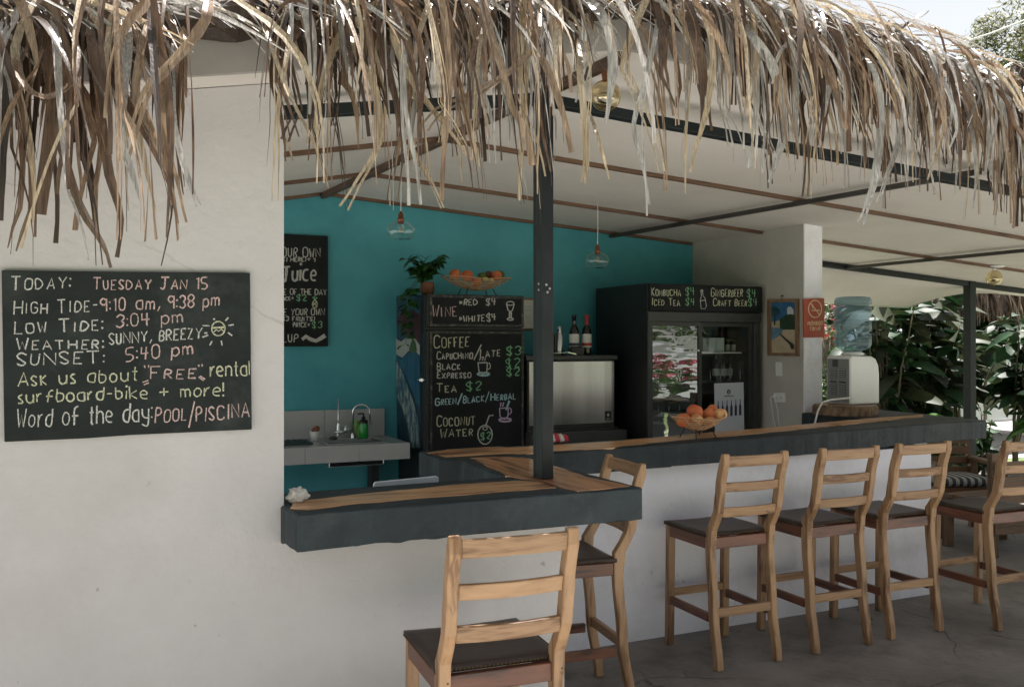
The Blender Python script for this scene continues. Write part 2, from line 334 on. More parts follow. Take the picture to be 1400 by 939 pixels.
M['ch_white'] = chalk('chalk_white', (0.62, 0.61, 0.58)); M['ch_pink'] = chalk('chalk_pink', (0.64, 0.47, 0.45))
M['ch_yellow'] = chalk('chalk_yellow', (0.60, 0.60, 0.43)); M['ch_green'] = chalk('chalk_green', (0.26, 0.55, 0.31))
M['ch_blue'] = chalk('chalk_blue', (0.45, 0.68, 0.72)); M['ch_lilac'] = chalk('chalk_lilac', (0.62, 0.50, 0.68))

def add_cracks(m, scale, col_, w_=0.012, mask=0.52, amt=.7, trowel=0):
    N = m.node_tree.nodes; L = m.node_tree.links; P = N['Principled BSDF']; src = P.inputs['Base Color'].links[0].from_socket
    tc = N.new('ShaderNodeTexCoord'); nz = N.new('ShaderNodeTexNoise'); nz.inputs['Scale'].default_value = 3.0; nz.inputs['Detail'].default_value = 5
    mixv = N.new('ShaderNodeMix'); mixv.data_type = 'VECTOR'; mixv.inputs[0].default_value = .18
    L.new(tc.outputs['Object'], nz.inputs['Vector']); L.new(tc.outputs['Object'], mixv.inputs[4]); L.new(nz.outputs['Color'], mixv.inputs[5])
    vo = N.new('ShaderNodeTexVoronoi'); vo.feature = 'DISTANCE_TO_EDGE'; vo.inputs['Scale'].default_value = scale; L.new(mixv.outputs[1], vo.inputs['Vector'])
    r1 = N.new('ShaderNodeMapRange'); r1.inputs[1].default_value = 0; r1.inputs[2].default_value = w_; r1.inputs[3].default_value = amt; r1.inputs[4].default_value = 0; L.new(vo.outputs['Distance'], r1.inputs[0])
    n2 = N.new('ShaderNodeTexNoise'); n2.inputs['Scale'].default_value = 1.3; L.new(tc.outputs['Object'], n2.inputs['Vector'])
    r2 = N.new('ShaderNodeMapRange'); r2.inputs[1].default_value = mask; r2.inputs[2].default_value = mask+.08; L.new(n2.outputs['Fac'], r2.inputs[0])
    n3 = N.new('ShaderNodeTexNoise'); n3.inputs['Scale'].default_value = 26; n3.inputs['Detail'].default_value = 2; L.new(tc.outputs['Object'], n3.inputs['Vector'])
    r3 = N.new('ShaderNodeMapRange'); r3.inputs[1].default_value = .735; r3.inputs[2].default_value = .80; r3.inputs[4].default_value = .55; L.new(n3.outputs['Fac'], r3.inputs[0])
    mu = N.new('ShaderNodeMath'); mu.operation = 'MULTIPLY'; L.new(r1.outputs[0], mu.inputs[0]); L.new(r2.outputs[0], mu.inputs[1])
    mxx = N.new('ShaderNodeMath'); mxx.operation = 'MAXIMUM'; L.new(mu.outputs[0], mxx.inputs[0]); L.new(r3.outputs[0], mxx.inputs[1])
    mx = N.new('ShaderNodeMix'); mx.data_type = 'RGBA'; L.new(mxx.outputs[0], mx.inputs[0]); L.new(src, mx.inputs[6]); mx.inputs[7].default_value = (*col_, 1); L.new(mx.outputs[2], P.inputs['Base Color'])
    if trowel:
        b0 = P.inputs['Normal'].links[0].from_socket
        n4 = N.new('ShaderNodeTexNoise'); n4.inputs['Scale'].default_value = 5; n4.inputs['Detail'].default_value = 3; n4.inputs['Distortion'].default_value = 2.2; L.new(tc.outputs['Object'], n4.inputs['Vector'])
        bp = N.new('ShaderNodeBump'); bp.inputs['Strength'].default_value = trowel; bp.inputs['Distance'].default_value = .02; L.new(n4.outputs['Fac'], bp.inputs['Height']); L.new(b0, bp.inputs['Normal']); L.new(bp.outputs[0], P.inputs['Normal'])
add_cracks(M['plaster'], 1.1, (0.22, 0.20, 0.18), .004, .56, .35, .2)
add_cracks(M['plaster_blue'], 1.6, (0.30, 0.28, 0.26), .005, .56, .35, .22)
add_cracks(M['concrete'], 1.0, (0.03, 0.026, 0.022), .008, .48, .8, .25)

# dry palm leaf shades
def palm_mat(name, c, c2, dark):
    m, N, L, P = newmat(name)
    P.inputs['Roughness'].default_value = 0.36; P.inputs['Specular IOR Level'].default_value = 0.75
    tc = N.new('ShaderNodeTexCoord')
    n1 = N.new('ShaderNodeTexNoise'); n1.inputs['Scale'].default_value = 5; n1.inputs['Detail'].default_value = 4
    n2 = N.new('ShaderNodeTexNoise'); n2.inputs['Scale'].default_value = 45; n2.inputs['Detail'].default_value = 5; n2.inputs['Roughness'].default_value = 0.8
    mp = N.new('ShaderNodeMapping'); mp.inputs['Scale'].default_value = (15, 15, 0.6)
    n3 = N.new('ShaderNodeTexNoise'); n3.inputs['Scale'].default_value = 14; n3.inputs['Detail'].default_value = 2
    L.new(tc.outputs['Object'], n1.inputs['Vector']); L.new(tc.outputs['Object'], n2.inputs['Vector']); L.new(tc.outputs['Object'], mp.inputs[0]); L.new(mp.outputs[0], n3.inputs['Vector'])
    cr = N.new('ShaderNodeValToRGB'); cr.color_ramp.elements[0].position = 0.36; cr.color_ramp.elements[1].position = 0.64
    cr.color_ramp.elements[0].color = (*c, 1); cr.color_ramp.elements[1].color = (*c2, 1); L.new(n1.outputs['Fac'], cr.inputs[0])
    mr = N.new('ShaderNodeMapRange'); mr.inputs[1].default_value = 0.60; mr.inputs[2].default_value = 0.70; mr.inputs[3].default_value = 0; mr.inputs[4].default_value = 0.65
    L.new(n2.outputs['Fac'], mr.inputs[0])
    mx = N.new('ShaderNodeMix'); mx.data_type = 'RGBA'; L.new(mr.outputs[0], mx.inputs[0]); L.new(cr.outputs[0], mx.inputs[6]); mx.inputs[7].default_value = (*dark, 1)
    hv = N.new('ShaderNodeHueSaturation'); m3 = N.new('ShaderNodeMapRange'); m3.inputs[1].default_value = 0.3; m3.inputs[2].default_value = 0.7; m3.inputs[3].default_value = 0.58; m3.inputs[4].default_value = 1.38
    L.new(n3.outputs['Fac'], m3.inputs[0]); L.new(m3.outputs[0], hv.inputs['Value']); L.new(mx.outputs[2], hv.inputs['Color'])
    L.new(hv.outputs[0], P.inputs['Base Color'])
    bp = N.new('ShaderNodeBump'); bp.inputs['Strength'].default_value = 0.3; bp.inputs['Distance'].default_value = 0.004; L.new(n3.outputs['Fac'], bp.inputs['Height']); L.new(bp.outputs[0], P.inputs['Normal'])
    tl = N.new('ShaderNodeBsdfTranslucent'); L.new(hv.outputs[0], tl.inputs[0])
    ms = N.new('ShaderNodeMixShader'); ms.inputs[0].default_value = 0.25
    L.new(P.outputs[0], ms.inputs[1]); L.new(tl.outputs[0], ms.inputs[2]); L.new(ms.outputs[0], N['Material Output'].inputs[0])
    return m
PALM = [palm_mat('palm_tan', (0.24, 0.155, 0.098), (0.40, 0.29, 0.20), (0.07, 0.04, 0.025)),
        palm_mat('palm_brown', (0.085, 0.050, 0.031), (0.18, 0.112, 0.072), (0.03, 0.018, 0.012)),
        palm_mat('palm_grey_sunlit', (0.34, 0.315, 0.29), (0.56, 0.54, 0.52), (0.13, 0.10, 0.075)),  # grey leaf whitened to paint in sun highlights
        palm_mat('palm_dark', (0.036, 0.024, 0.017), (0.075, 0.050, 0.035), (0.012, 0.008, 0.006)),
        palm_mat('palm_straw', (0.44, 0.335, 0.215), (0.60, 0.495, 0.365), (0.16, 0.09, 0.05))]

# ------------------------------------------------------------------ ground
def sheet(name, x0, x1, y0, y1, z, m, thick=None, nx=1):
    b = MB(); 
    if thick: b.box(x0, x1, y0, y1, z-thick, z)
    else: b.poly([(x0, y0, z), (x1, y0, z), (x1, y1, z), (x0, y1, z)])
    o = b.build(name, m); tag(o, kind='structure'); return o
sheet('ground', -400, 400, -400, 400, -0.05, M['grass'])
sheet('garden_path', -16, 40, -2.2, 2.5, -0.046, M['gravel'])
sheet('floor', -1.0, 11.5, 2.5, 8.6, 0.0, M['concrete'], thick=0.12)
sheet('driveway', 7, 40, 9.2, 14, -0.044, M['gravel'])
sheet('side_bounce_ground', -16, -1.0, 2.5, 14, -0.042, M['gravel'])  # unseen pale ground added to bounce daylight into the kitchen

# ------------------------------------------------------------------ building
def ridge_x(y): return 1.88-0.075*(y-3.03)
def ceil_z(x, y):
    rx = ridge_x(y)
    return 2.79-(0.067*(x-rx) if x > rx else 0.188*(rx-x))
bld = thing('bar_building', 'white plastered beach bar with teal inner wall, low pitched ceiling and open front', 'building')
TW = 0.16
def wall_xy(name, m, pts, y0, y1):   # polygon in X,Z extruded from y0 (front) to y1
    b = MB(); b.poly([(x, y0, z) for x, z in pts], (0, y1-y0, 0)); return b.build(name, m, bld)
fw = wall_xy('front_wall', M['plaster'], [(-1.0, -0.02), (1.70, -0.02), (1.70, 0.985), (0.604, 0.985), (0.604, ceil_z(0.604, 3.2)-0.003), (-1.0, ceil_z(-1.0, 3.2)-0.003)], 3.2, 3.2+TW)  # walls and roof stop short: unseen left end opened to admit light
bw = wall_xy('back_wall', M['teal'], [(-1.0, -0.02), (4.99, -0.02), (4.99, ceil_z(4.99, 6.9)+0.05), (1.59, 2.84), (-1.0, ceil_z(-1.0, 6.9)+0.05)], 6.9, 7.05)
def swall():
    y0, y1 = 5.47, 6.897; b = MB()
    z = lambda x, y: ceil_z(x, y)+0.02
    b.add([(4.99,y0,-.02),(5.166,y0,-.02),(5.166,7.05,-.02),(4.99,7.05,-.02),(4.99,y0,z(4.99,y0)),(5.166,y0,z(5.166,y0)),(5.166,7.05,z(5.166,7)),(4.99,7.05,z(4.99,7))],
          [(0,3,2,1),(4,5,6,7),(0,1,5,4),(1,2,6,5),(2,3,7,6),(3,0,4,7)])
    b.build('side_wall', M['plaster_shaded'], bld)  # darker plaster: shade of the inner face put into its colour
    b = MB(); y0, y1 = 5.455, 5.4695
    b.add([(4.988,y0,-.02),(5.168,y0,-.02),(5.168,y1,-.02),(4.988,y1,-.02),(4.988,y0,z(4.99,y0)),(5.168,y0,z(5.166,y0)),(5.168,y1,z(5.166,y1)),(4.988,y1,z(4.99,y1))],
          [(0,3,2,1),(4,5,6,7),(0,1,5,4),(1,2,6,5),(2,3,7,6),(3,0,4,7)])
    bev(b.build('wall_end', M['plaster_blue'], bld), 0.004)  # thin lighter end face, front light put into its colour
swall()
b = MB(); b.box(-0.99, 1.53, 3.40, 6.88, .002, .012); b.box(1.53, 4.98, 4.50, 6.88, .002, .012); b.build('kitchen_floor', mat('pale_bounce_tile', (.62, .60, .57), .4, (.68, .66, .63), 3), bld)  # unseen floor, pale surface added to bounce light around the interior
# ceiling: two sloping sheets with thickness + fascia
def slab_roof(name, m, x0, x1, y0, y1, dz0, dz1):
    b = MB(); nx = 12; 
    for sgn, (a, c) in (('l', (x0, None)), ('r', (None, x1))):
        ys = (y0, y1); vs = []
        for y in ys:
            xa = a if a is not None else ridge_x(y); xc = c if c is not None else ridge_x(y)
            for x in (xa, xc):
                for dz in (dz0, dz1): vs.append((x, y, ceil_z(x, y)+dz))
        b.add(vs, [(0,2,6,4),(1,5,7,3),(0,4,5,1),(2,3,7,6),(0,1,3,2),(4,6,7,5)])
    return b.build(name, m, bld)
slab_roof('ceiling', M['ceiling'], -1.0, 9.6, 3.05, 6.98, 0.0, 0.03)
slab_roof('roof', PALM[1], -1.0, 9.6, 3.06, 7.1, 0.10, 0.22)
b = MB()
for (xa, xb) in ((-1.0, ridge_x(3.03)), (ridge_x(3.03), 9.6)):
    za, zb = ceil_z(xa, 3.03), ceil_z(xb, 3.03)
    b.add([(xa,3.025,za),(xb,3.025,zb),(xb,3.05,zb),(xa,3.05,za),(xa,3.025,za+.2),(xb,3.025,zb+.2),(xb,3.05,zb+.2),(xa,3.05,za+.2)],
          [(0,3,2,1),(4,5,6,7),(0,1,5,4),(1,2,6,5),(2,3,7,6),(3,0,4,7)])
b.build('fascia', M['fascia'], bld)
# ridge beam and rafters (under the ceiling)
def rafter(name, xa, ya, xb, yb, wd, ht, m, drop=0.0):
    za, zb = ceil_z(xa, ya)-drop, ceil_z(xb, yb)-drop
    b = MB(); b.bar((xa, ya, za-ht/2), (xb, yb, zb-ht/2), wd, ht); return bev(b.build(name, m, bld), 0.004)
def ridge():
    b = MB(); b.bar((ridge_x(3.06), 3.06, 2.79-.024), (ridge_x(6.89), 6.89, 2.79-.024), 0.034, 0.046)
    bev(b.build('ridge_beam', M['rafter'], bld), 0.004)
ridge()
rafter('rafter', 4.40, 3.3, 4.12, 6.89, 0.045, 0.028, M['rafter_dark'], 0.022)
rafter('rafter', 6.98, 3.3, 6.84, 6.89, 0.045, 0.028, M['rafter_dark'], 0.022)
for yb in (4.75, 5.94, 6.86):
    for (xa, xb) in ((-0.9, ridge_x(yb)-.03), (ridge_x(yb)+.03, 9.5)):
        if yb > 6.5 and xb > 5: xb = 4.95
        if yb == 5.94 and xb > 5:
            for q in ((xa, 4.98), (5.18, 9.5)):
                rafter('batten', q[0], yb, q[1], yb, 0.035, 0.024, M['batten'])
        else: rafter('batten', xa, yb, xb, yb, 0.035, 0.024, M['batten'])
# back beam right of the side wall, front beam, posts
rafter('steel_beam', 5.2, 6.9, 9.5, 6.9, 0.06, 0.05, M['steel'], 0.005)
for xa, xb, za, zb in ((0.61, 1.668, 2.512, 2.680), (1.73, 9.4, ceil_z(1.73, 3.4)-.085, ceil_z(9.4, 3.4)-.085)):
    b = MB(); b.bar((xa, 3.395, za-.022), (xb, 3.395, zb-.022), 0.05, 0.044); bev(b.build('steel_beam', M['steel'], bld), 0.003)
def channel_post(x, y, z0, z1, wx, wy, parent, m):
    b = MB(); g = 0.004
    b.box(x, x+wx, y, y+wy*0.60, z0, z1); p1 = bev(b.build('steel_post', m, parent), 0.003)
    b = MB(); b.box(x+g, x+wx-g, y+wy*0.60+0.001, y+wy, z0, z1); bev(b.build('post_channel', M['steel'], parent), 0.003)
    return p1
channel_post(1.672, 3.339, 1.094, 2.70, 0.052, 0.095, bld, M['post'])
b = MB()
for z in (1.86, 1.89, 1.875):
    b.lathe(sphere_prof(0.006, 1, 5), (1.685+random.random()*.03, 3.337, z), 6)
for z in (1.87, 1.895): b.lathe(sphere_prof(0.005, 1, 5), (1.671, 3.37, z), 6)
b.build('bolt', M['greyplastic'], bld)
b = MB(); b.box(8.57, 8.66, 6.86, 6.95, 0, 2.34); bev(b.build('steel_post', M['steel'], bld), 0.004)
# rear soffit: sagging sheet behind back beam
def soffit():
    top = [at(px, 0, Y=6.96) for px in (1100, 1122, 1160, 1200, 1240, 1280, 1320, 1360, 1420)]
    lowy = (408, 411, 413, 416, 418, 405, 394, 390, 392)
    n = len(top); vs = []
    pxs = (1100, 1122, 1160, 1200, 1240, 1280, 1320, 1360, 1420)
    for px, ly, t in zip(pxs, lowy, top):
        a = Vector((t.x, 6.96, ceil_z(t.x, 6.96)-0.03)); c = at(px, ly, Y=7.9)
        for k in range(7):
            s = k/6; p = a.lerp(c, s); p.z += -0.05*math.sin(math.pi*s); vs.append(p)
    fs = [(i*7+k, i*7+k+1, (i+1)*7+k+1, (i+1)*7+k) for i in range(n-1) for k in range(6)]
    b = MB(); b.add(vs, fs, True); o = b.build('rear_soffit', M['ceiling'], bld)
    s = o.modifiers.new('solid', 'SOLIDIFY'); s.thickness = 0.03; s.offset = 1
soffit()

# ------------------------------------------------------------------ bar counter
bar = thing('bar_counter', 'dark concrete bar counter with live edge wood inlay wrapping the kitchen', 'counter')
def slab_z(x, y): return 1.09+max(0, min(0.03, (x-2.2)*0.0108))
OUT = [(0.612, 3.022), (1.947, 3.026), (1.932, 4.165), (3.4, 4.215), (5.62, 4.37), (5.75, 5.44), (4.95, 5.44), (4.95, 4.60), (3.2, 4.54), (1.54, 4.50), (1.54, 4.20), (1.61, 4.12), (1.585, 3.50), (0.606, 3.47), (0.606, 3.36), (0.592, 3.195)]
def resample(pts, step, closed=True):
    out = []; n = len(pts)
    for i in range(n if closed else n-1):
        a = Vector(pts[i]); c = Vector(pts[(i+1) % n]); k = max(1, int((c-a).length/step))
        for j in range(k): out.append(a.lerp(c, j/k))
    if not closed: out.append(Vector(pts[-1]))
    return out
def make_slab():
    o2 = resample([(x, y, 0) for x, y in OUT], 0.022)
    b = bmesh.new(); T = []; T2 = []; Bm = []; n = len(o2)
    cx = Vector((0, 0, 0))
    for i, p in enumerate(o2):
        nn = (o2[(i+1) % n]-o2[i-1]).normalized(); out = Vector((nn.y, -nn.x, 0))
        j = out*(noise.noise(p*9)*0.005+noise.noise(p*33)*.002)
        z = slab_z(p.x, p.y)
        T.append(b.verts.new(p+j-out*0.006+Vector((0, 0, z)))); T2.append(b.verts.new(p+j+Vector((0, 0, z-0.006+noise.noise(p*15)*.002))))
        Bm.append(b.verts.new(p+j*1.5+Vector((0, 0, z-0.122+noise.noise(p*21)*0.007+noise.noise(p*60)*.003))))
    tri = tessellate_polygon([[Vector((p.x, p.y, 0)) for p in o2]])
    for a_, b_, c_ in tri:
        b.faces.new((T[a_], T[b_], T[c_])); b.faces.new((Bm[c_], Bm[b_], Bm[a_]))
    for i in range(n):
        k = (i+1) % n
        b.faces.new((T2[i], T2[k], T[k], T[i])); b.faces.new((Bm[i], Bm[k], T2[k], T2[i]))
    bmesh.ops.recalc_face_normals(b, faces=b.faces)
    me = bpy.data.meshes.new('slab'); b.to_mesh(me); b.free(); me.materials.append(M['slab']); link('slab', me, bar)
make_slab()
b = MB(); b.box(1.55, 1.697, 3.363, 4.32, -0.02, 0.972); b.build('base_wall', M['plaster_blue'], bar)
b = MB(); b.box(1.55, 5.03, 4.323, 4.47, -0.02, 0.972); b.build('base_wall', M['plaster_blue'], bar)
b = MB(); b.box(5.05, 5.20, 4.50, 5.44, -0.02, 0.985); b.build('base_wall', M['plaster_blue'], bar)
b = MB(); b.box(1.535, 1.547, 3.365, 4.47, 0, 0.97); b.box(0.62, 1.53, 3.363, 3.375, 0, .97); b.build('inner_cladding', M['dark_clad'], bar)
def inlay(pix, m):
    pts = [at(x, y, Z=1.0905) for x, y in pix]
    pts = resample(pts, 0.03); q = []
    for i, p in enumerate(pts):
        n1 = noise.noise(p*9)*0.018+noise.noise(p*34)*0.007
        d = (pts[(i+1) % len(pts)]-pts[i-1]).normalized(); q.append(p+Vector((d.y, -d.x, 0))*n1)
    b = bmesh.new(); T = []; Bt = []
    for p in q:
        z = slab_z(p.x, p.y); T.append(b.verts.new((p.x, p.y, z+0.0035))); Bt.append(b.verts.new((p.x, p.y, z-0.004)))
    for a_, b_, c_ in tessellate_polygon([[Vector((p.x, p.y, 0)) for p in q]]): b.faces.new((T[a_], T[b_], T[c_]))
    for i in range(len(T)): b.faces.new((Bt[i], Bt[(i+1) % len(T)], T[(i+1) % len(T)], T[i]))
    bmesh.ops.recalc_face_normals(b, faces=b.faces)
    me = bpy.data.meshes.new('wood_inlay'); b.to_mesh(me); b.free(); me.materials.append(m); link('wood_inlay', me, bar)
c5 = lambda x, y: (370+x/2.6415, 640+y/2.6415)
c6 = lambda x, y: (560+x/4.118, 590+y/4.118)
inlay([c5(*p) for p in ((72, 146), (135, 149), (330, 127), (600, 102), (860, 84), (1040, 72), (950, 50), (880, 47), (690, 60), (540, 75), (370, 92), (135, 117), (80, 128))], M['inlay_x'])
inlay([c6(*p) for p in ((345, 150), (490, 218), (540, 250), (680, 270), (800, 305), (945, 338), (1245, 308), (1000, 258), (860, 212), (740, 172), (640, 146), (480, 143))], M['inlay_y'])
inlay([(582, 619.5), (610, 624.8), (660, 622), (720, 620.5), (760, 617.5), (830, 614), (880, 609), (960, 602.5), (1040, 596), (1120, 588.5), (1200, 582), (1262, 575.5), (1262, 572.5), (1190, 578), (1130, 582.5), (1040, 590), (980, 593.5), (900, 600), (830, 606), (770, 608.5), (725, 611), (680, 611), (612, 615)], M['inlay_x'])
# shelf under the counter inside
b = MB(); b.box(0.64, 1.53, 3.40, 3.78, 0.80, 0.83); b.build('inner_shelf', M['dark_clad'], bar)

# ------------------------------------------------------------------ chalk writing
GL = {'A': "00 26 40|12 32", 'B': "00 06 26 35 34 23 03|23 32 31 20 00", 'C': "45 36 16 05 01 10 30 41", 'D': "00 06 26 44 42 20 00",
 'E': "36 06 00 30|03 23", 'F': "36 06 00|03 23", 'G': "45 36 16 05 01 10 30 41 43 23", 'H': "00 06|40 46|03 43", 'I': "00 06", 'J': "06 46|26 21 10 01",
 'K': "00 06|36 03 30", 'L': "06 00 30", 'M': "00 06 22 46 40", 'N': "00 06 40 46", 'O': "16 05 01 10 30 41 45 36 16", 'P': "00 06 26 35 34 23 03",
 'R': "00 06 26 35 34 23 03|13 30", 'S': "35 26 16 05 04 22 31 20 10 01", 'T': "06 46|26 20", 'U': "06 01 10 20 31 36", 'V': "06 20 46", 'W': "06 10 24 30 46",
 'X': "06 40|46 00", 'Y': "06 23 46|23 20", 'Z': "06 36 00 30", '0': "16 05 01 10 20 31 35 26 16", '1': "05 16 10", '2': "05 16 26 35 34 00 30", '3': "05 16 26 35 34 23|23 32 31 20 10 01",
 '4': "06 03 33|26 20", '5': "36 06 03 23 32 31 20 00", '8': "13 04 05 16 26 35 34 23 13 02 01 10 20 31 32 23", '9': "35 26 16 05 04 13 23 34|36 30",
 '$': "35 26 16 05 04 22 31 20 10 01|27 2a", 'a': "34 14 03 01 10 30|34 30", 'b': "06 00 20 31 33 24 04", 'c': "34 14 03 01 10 30", 'd': "36 30 10 01 03 14 34", 'e': "02 32 33 24 14 03 01 10 30",
 'f': "36 26 15 10|03 33", 'h': "06 00|03 14 24 33 30", 'i': "04 00|06 06", 'k': "06 00|34 02 30", 'l': "06 00", 'm': "04 00|03 14 23 20|23 34 43 40", 'n': "04 00|03 14 24 33 30",
 'o': "14 03 01 10 20 31 33 24 14", 'p': "04 0b|03 14 24 33 31 20 10 01", 'r': "04 00|02 14 24", 's': "24 14 03 12 21 20 00", 't': "16 10 20|04 24", 'u': "04 01 10 20 31 34|31 30", 'w': "04 10 22 30 44",
 'y': "04 02 11 31|34 3a 2b 0a", ':': "01 01|04 04", ',': "11 0a", '.': "00 00", '-': "03 23", '+': "03 43|25 21", '!': "06 02|00 00", '/': "0a 48", '"': "06 05|26 25", '(': "16 04 02 10", ')': "06 14 12 00", '=': "04 34|02 32", '*': "02 34|04 32|15 11", "'": "06 05", ' ': ""}
CURVY = set("BCDGJOPRSU023589$abcdefhmnopqrstuy()")
def gpts(ch):
    out = []
    for st in GL[ch].split('|'):
        if not st: continue
        p = []
        for t in st.split():
            y = {'a': -1, 'b': -2}.get(t[1]); y = int(t[1]) if y is None else y
            p.append((int(t[0])*0.9, y))
        if ch in CURVY and len(p) > 2:
            for _ in range(2):
                q = [p[0]]
                for i in range(len(p)-1):
                    a, c = p[i], p[i+1]
                    q += [(a[0]*.75+c[0]*.25, a[1]*.75+c[1]*.25), (a[0]*.25+c[0]*.75, a[1]*.25+c[1]*.75)]
                q.append(p[-1]); p = q
        out.append(p)
    return out
RW = random.Random(3)
def strokes_for(s, x0, y0, x1, y1, h, small=0.78, sm=True):
    """text -> list of polylines in pixel space, fitted between two baseline points"""
    cur = 0; items = []; first = True
    for ch in s:
        if ch == ' ': cur += 3.2; first = True; continue
        g = gpts(ch); sc_ = 1.0
        if ch.isupper() and sm:
            if not first: sc_ = small
        first = False if ch.isalnum() else True
        wd = max([q[0] for st in g for q in st])*sc_
        if ch == 'I': g = [[(q[0]+.5, q[1]) for q in st] for st in g]; wd = 1.0
        items.append((g, cur, sc_)); cur += wd+1.45
    tot = cur-1.45; ux = (x1-x0)/tot; uy = (y1-y0)/tot; k = h/6
    res = []
    for g, cx_, sc_ in items:
        jy = RW.uniform(-.25, .25); sk = RW.uniform(-.05, .08); jr = RW.uniform(.94, 1.06)
        for st in g:
            pl = []
            for (gx, gy) in st:
                X_ = cx_+(gx*sc_*jr)+gy*sk+RW.uniform(-.06, .06); Y_ = gy*sc_*jr+jy+RW.uniform(-.06, .06)
                pl.append((x0+X_*ux, y0+X_*uy-Y_*k))
            if len(st) == 2 and st[0] == st[1]: pl = [pl[0], pl[0]]
            res.append(pl)
    return res
def ribbon(b, pl, wpx, conv, nrm):
    if len(pl) == 2 and abs(pl[0][0]-pl[1][0])+abs(pl[0][1]-pl[1][1]) < 0.9:
        x, y = pl[0]; r = wpx*0.8
        b.poly([conv(x+r*math.cos(t*math.pi/3), y-r*math.sin(t*math.pi/3)) for t in range(6)]); return
    L_ = []; R_ = []
    for i, p in enumerate(pl):
        a = pl[max(i-1, 0)]; c = pl[min(i+1, len(pl)-1)]
        dx, dy = c[0]-a[0], c[1]-a[1]; l = math.hypot(dx, dy) or 1
        w_ = wpx/2*RW.uniform(.8, 1.2); nx, ny = -dy/l*w_, dx/l*w_
        L_.append(conv(p[0]+nx, p[1]+ny)); R_.append(conv(p[0]-nx, p[1]-ny))
    n = len(pl); b.add(L_+R_, [(i, i+1, n+i+1, n+i) for i in range(n-1)])
def write(parent, items, conv, crop, wpx, name='chalk_lettering'):
    """items: (text, x0,y0,x1,y1,h,colour[,smallcaps]) or ([polylines], colour) in crop pixels"""
    ox, oy, s = crop
    P_ = lambda x, y: conv(ox+x/s, oy+y/s)
    for it in items:
        b = MB(); cm = it[6] if isinstance(it[0], str) else it[1]
        if isinstance(it[0], str):
            pls = strokes_for(*it[:6], sm=(it[7] if len(it) > 7 else True))
        else: pls = it[0]
        for pl in pls:
            ribbon(b, pl, RW.uniform(.8, 1.2)*wpx*(it[2] if not isinstance(it[0], str) and len(it) > 2 else 1), P_, None)
        b.build(name if isinstance(it[0], str) else 'chalk_drawing', M['ch_'+cm], parent, fix=False)
def circ(cx_, cy_, rx, ry=None, a0=0, a1=360, n=14):
    ry = ry or rx
    return [(cx_+rx*math.cos(R(a0+(a1-a0)*i/n)), cy_+ry*math.sin(R(a0+(a1-a0)*i/n))) for i in range(n+1)]

# tide board on the front wall
YB = 3.197
tb = thing('chalkboard', 'large wall blackboard with tides, weather and free surfboard rental in chalk', 'chalkboard', at(173, 600, Y=3.19))
def board(parent, corners, Y, th, m, name='board_panel', X=None):
    pts = [at(x, y, Y=Y, X=X) for x, y in corners]
    b = MB(); b.poly(pts, (0, th, 0) if X is None else (th, 0, 0)); return bev(b.build(name, m, parent), 0.002, 1)
board(tb, ((2, 369.5), (100, 371), (342, 373), (343, 480), (344.5, 587), (180, 594.5), (120, 599), (6, 604)), YB-0.014, 0.014, M['board'])
cv = lambda x, y: at(x, y, Y=YB-0.0155)
write(tb, [("TODAY:", 52, 162, 332, 152, 66, 'white'), ("TUESDAY JAN 15", 442, 160, 985, 156, 56, 'pink'),
  ("HIGH TIDE-", 66, 276, 460, 264, 64, 'white'), ("9:10 am,", 478, 262, 760, 250, 62, 'pink'), ("9:38 pm", 800, 252, 1040, 236, 58, 'pink'),
  ("LOW TIDE:", 70, 368, 486, 354, 60, 'white'), ("3:04 pm", 552, 342, 866, 314, 58, 'pink'),
  ("WEATHER:", 80, 446, 490, 442, 54, 'white'), ("SUNNY, BREEZY-", 520, 420, 985, 388, 50, 'white', False),
  ("SUNSET:", 80, 518, 492, 510, 56, 'white', False), ("5:40 pm", 598, 500, 916, 466, 62, 'pink'),
  ("ASK us about", 86, 618, 650, 592, 62, 'yellow'), ("FREE", 716, 584, 930, 582, 56, 'pink'), ("rental", 1000, 574, 1186, 566, 66, 'yellow'),
  ([[(678, 600), (706, 590)], [(684, 612), (708, 602)], [(945, 574), (968, 592)], [(952, 570), (975, 586)], [(686, 520), (690, 532)], [(706, 518), (708, 530)], [(944, 516), (946, 526)], [(960, 514), (962, 524)]], 'pink'),
  ("surfboard-bike + more!", 86, 698, 1062, 662, 58, 'yellow'),
  ("Word of the day:", 80, 816, 722, 780, 84, 'white'), ("POOL", 738, 792, 884, 780, 70, 'pink'), ([[(898, 815), (925, 690)]], 'pink'), ("PISCINA", 934, 786, 1184, 764, 66, 'pink', False),
  ([circ(1038, 345, 32, 34), [(1008, 342), (1070, 338)], [(1016, 362), (1028, 350), (1040, 358), (1052, 348), (1064, 358)]], 'yellow'),
  ([[(1072, 308), (1086, 292)], [(1086, 330), (1112, 326)], [(1084, 364), (1104, 378)], [(1052, 402), (1056, 426)], [(1008, 404), (998, 424)], [(990, 376), (962, 386)], [(996, 332), (962, 330)], [(1020, 304), (1016, 296)]], 'white')],
  cv, (0, 350, 3.478), 6.6)

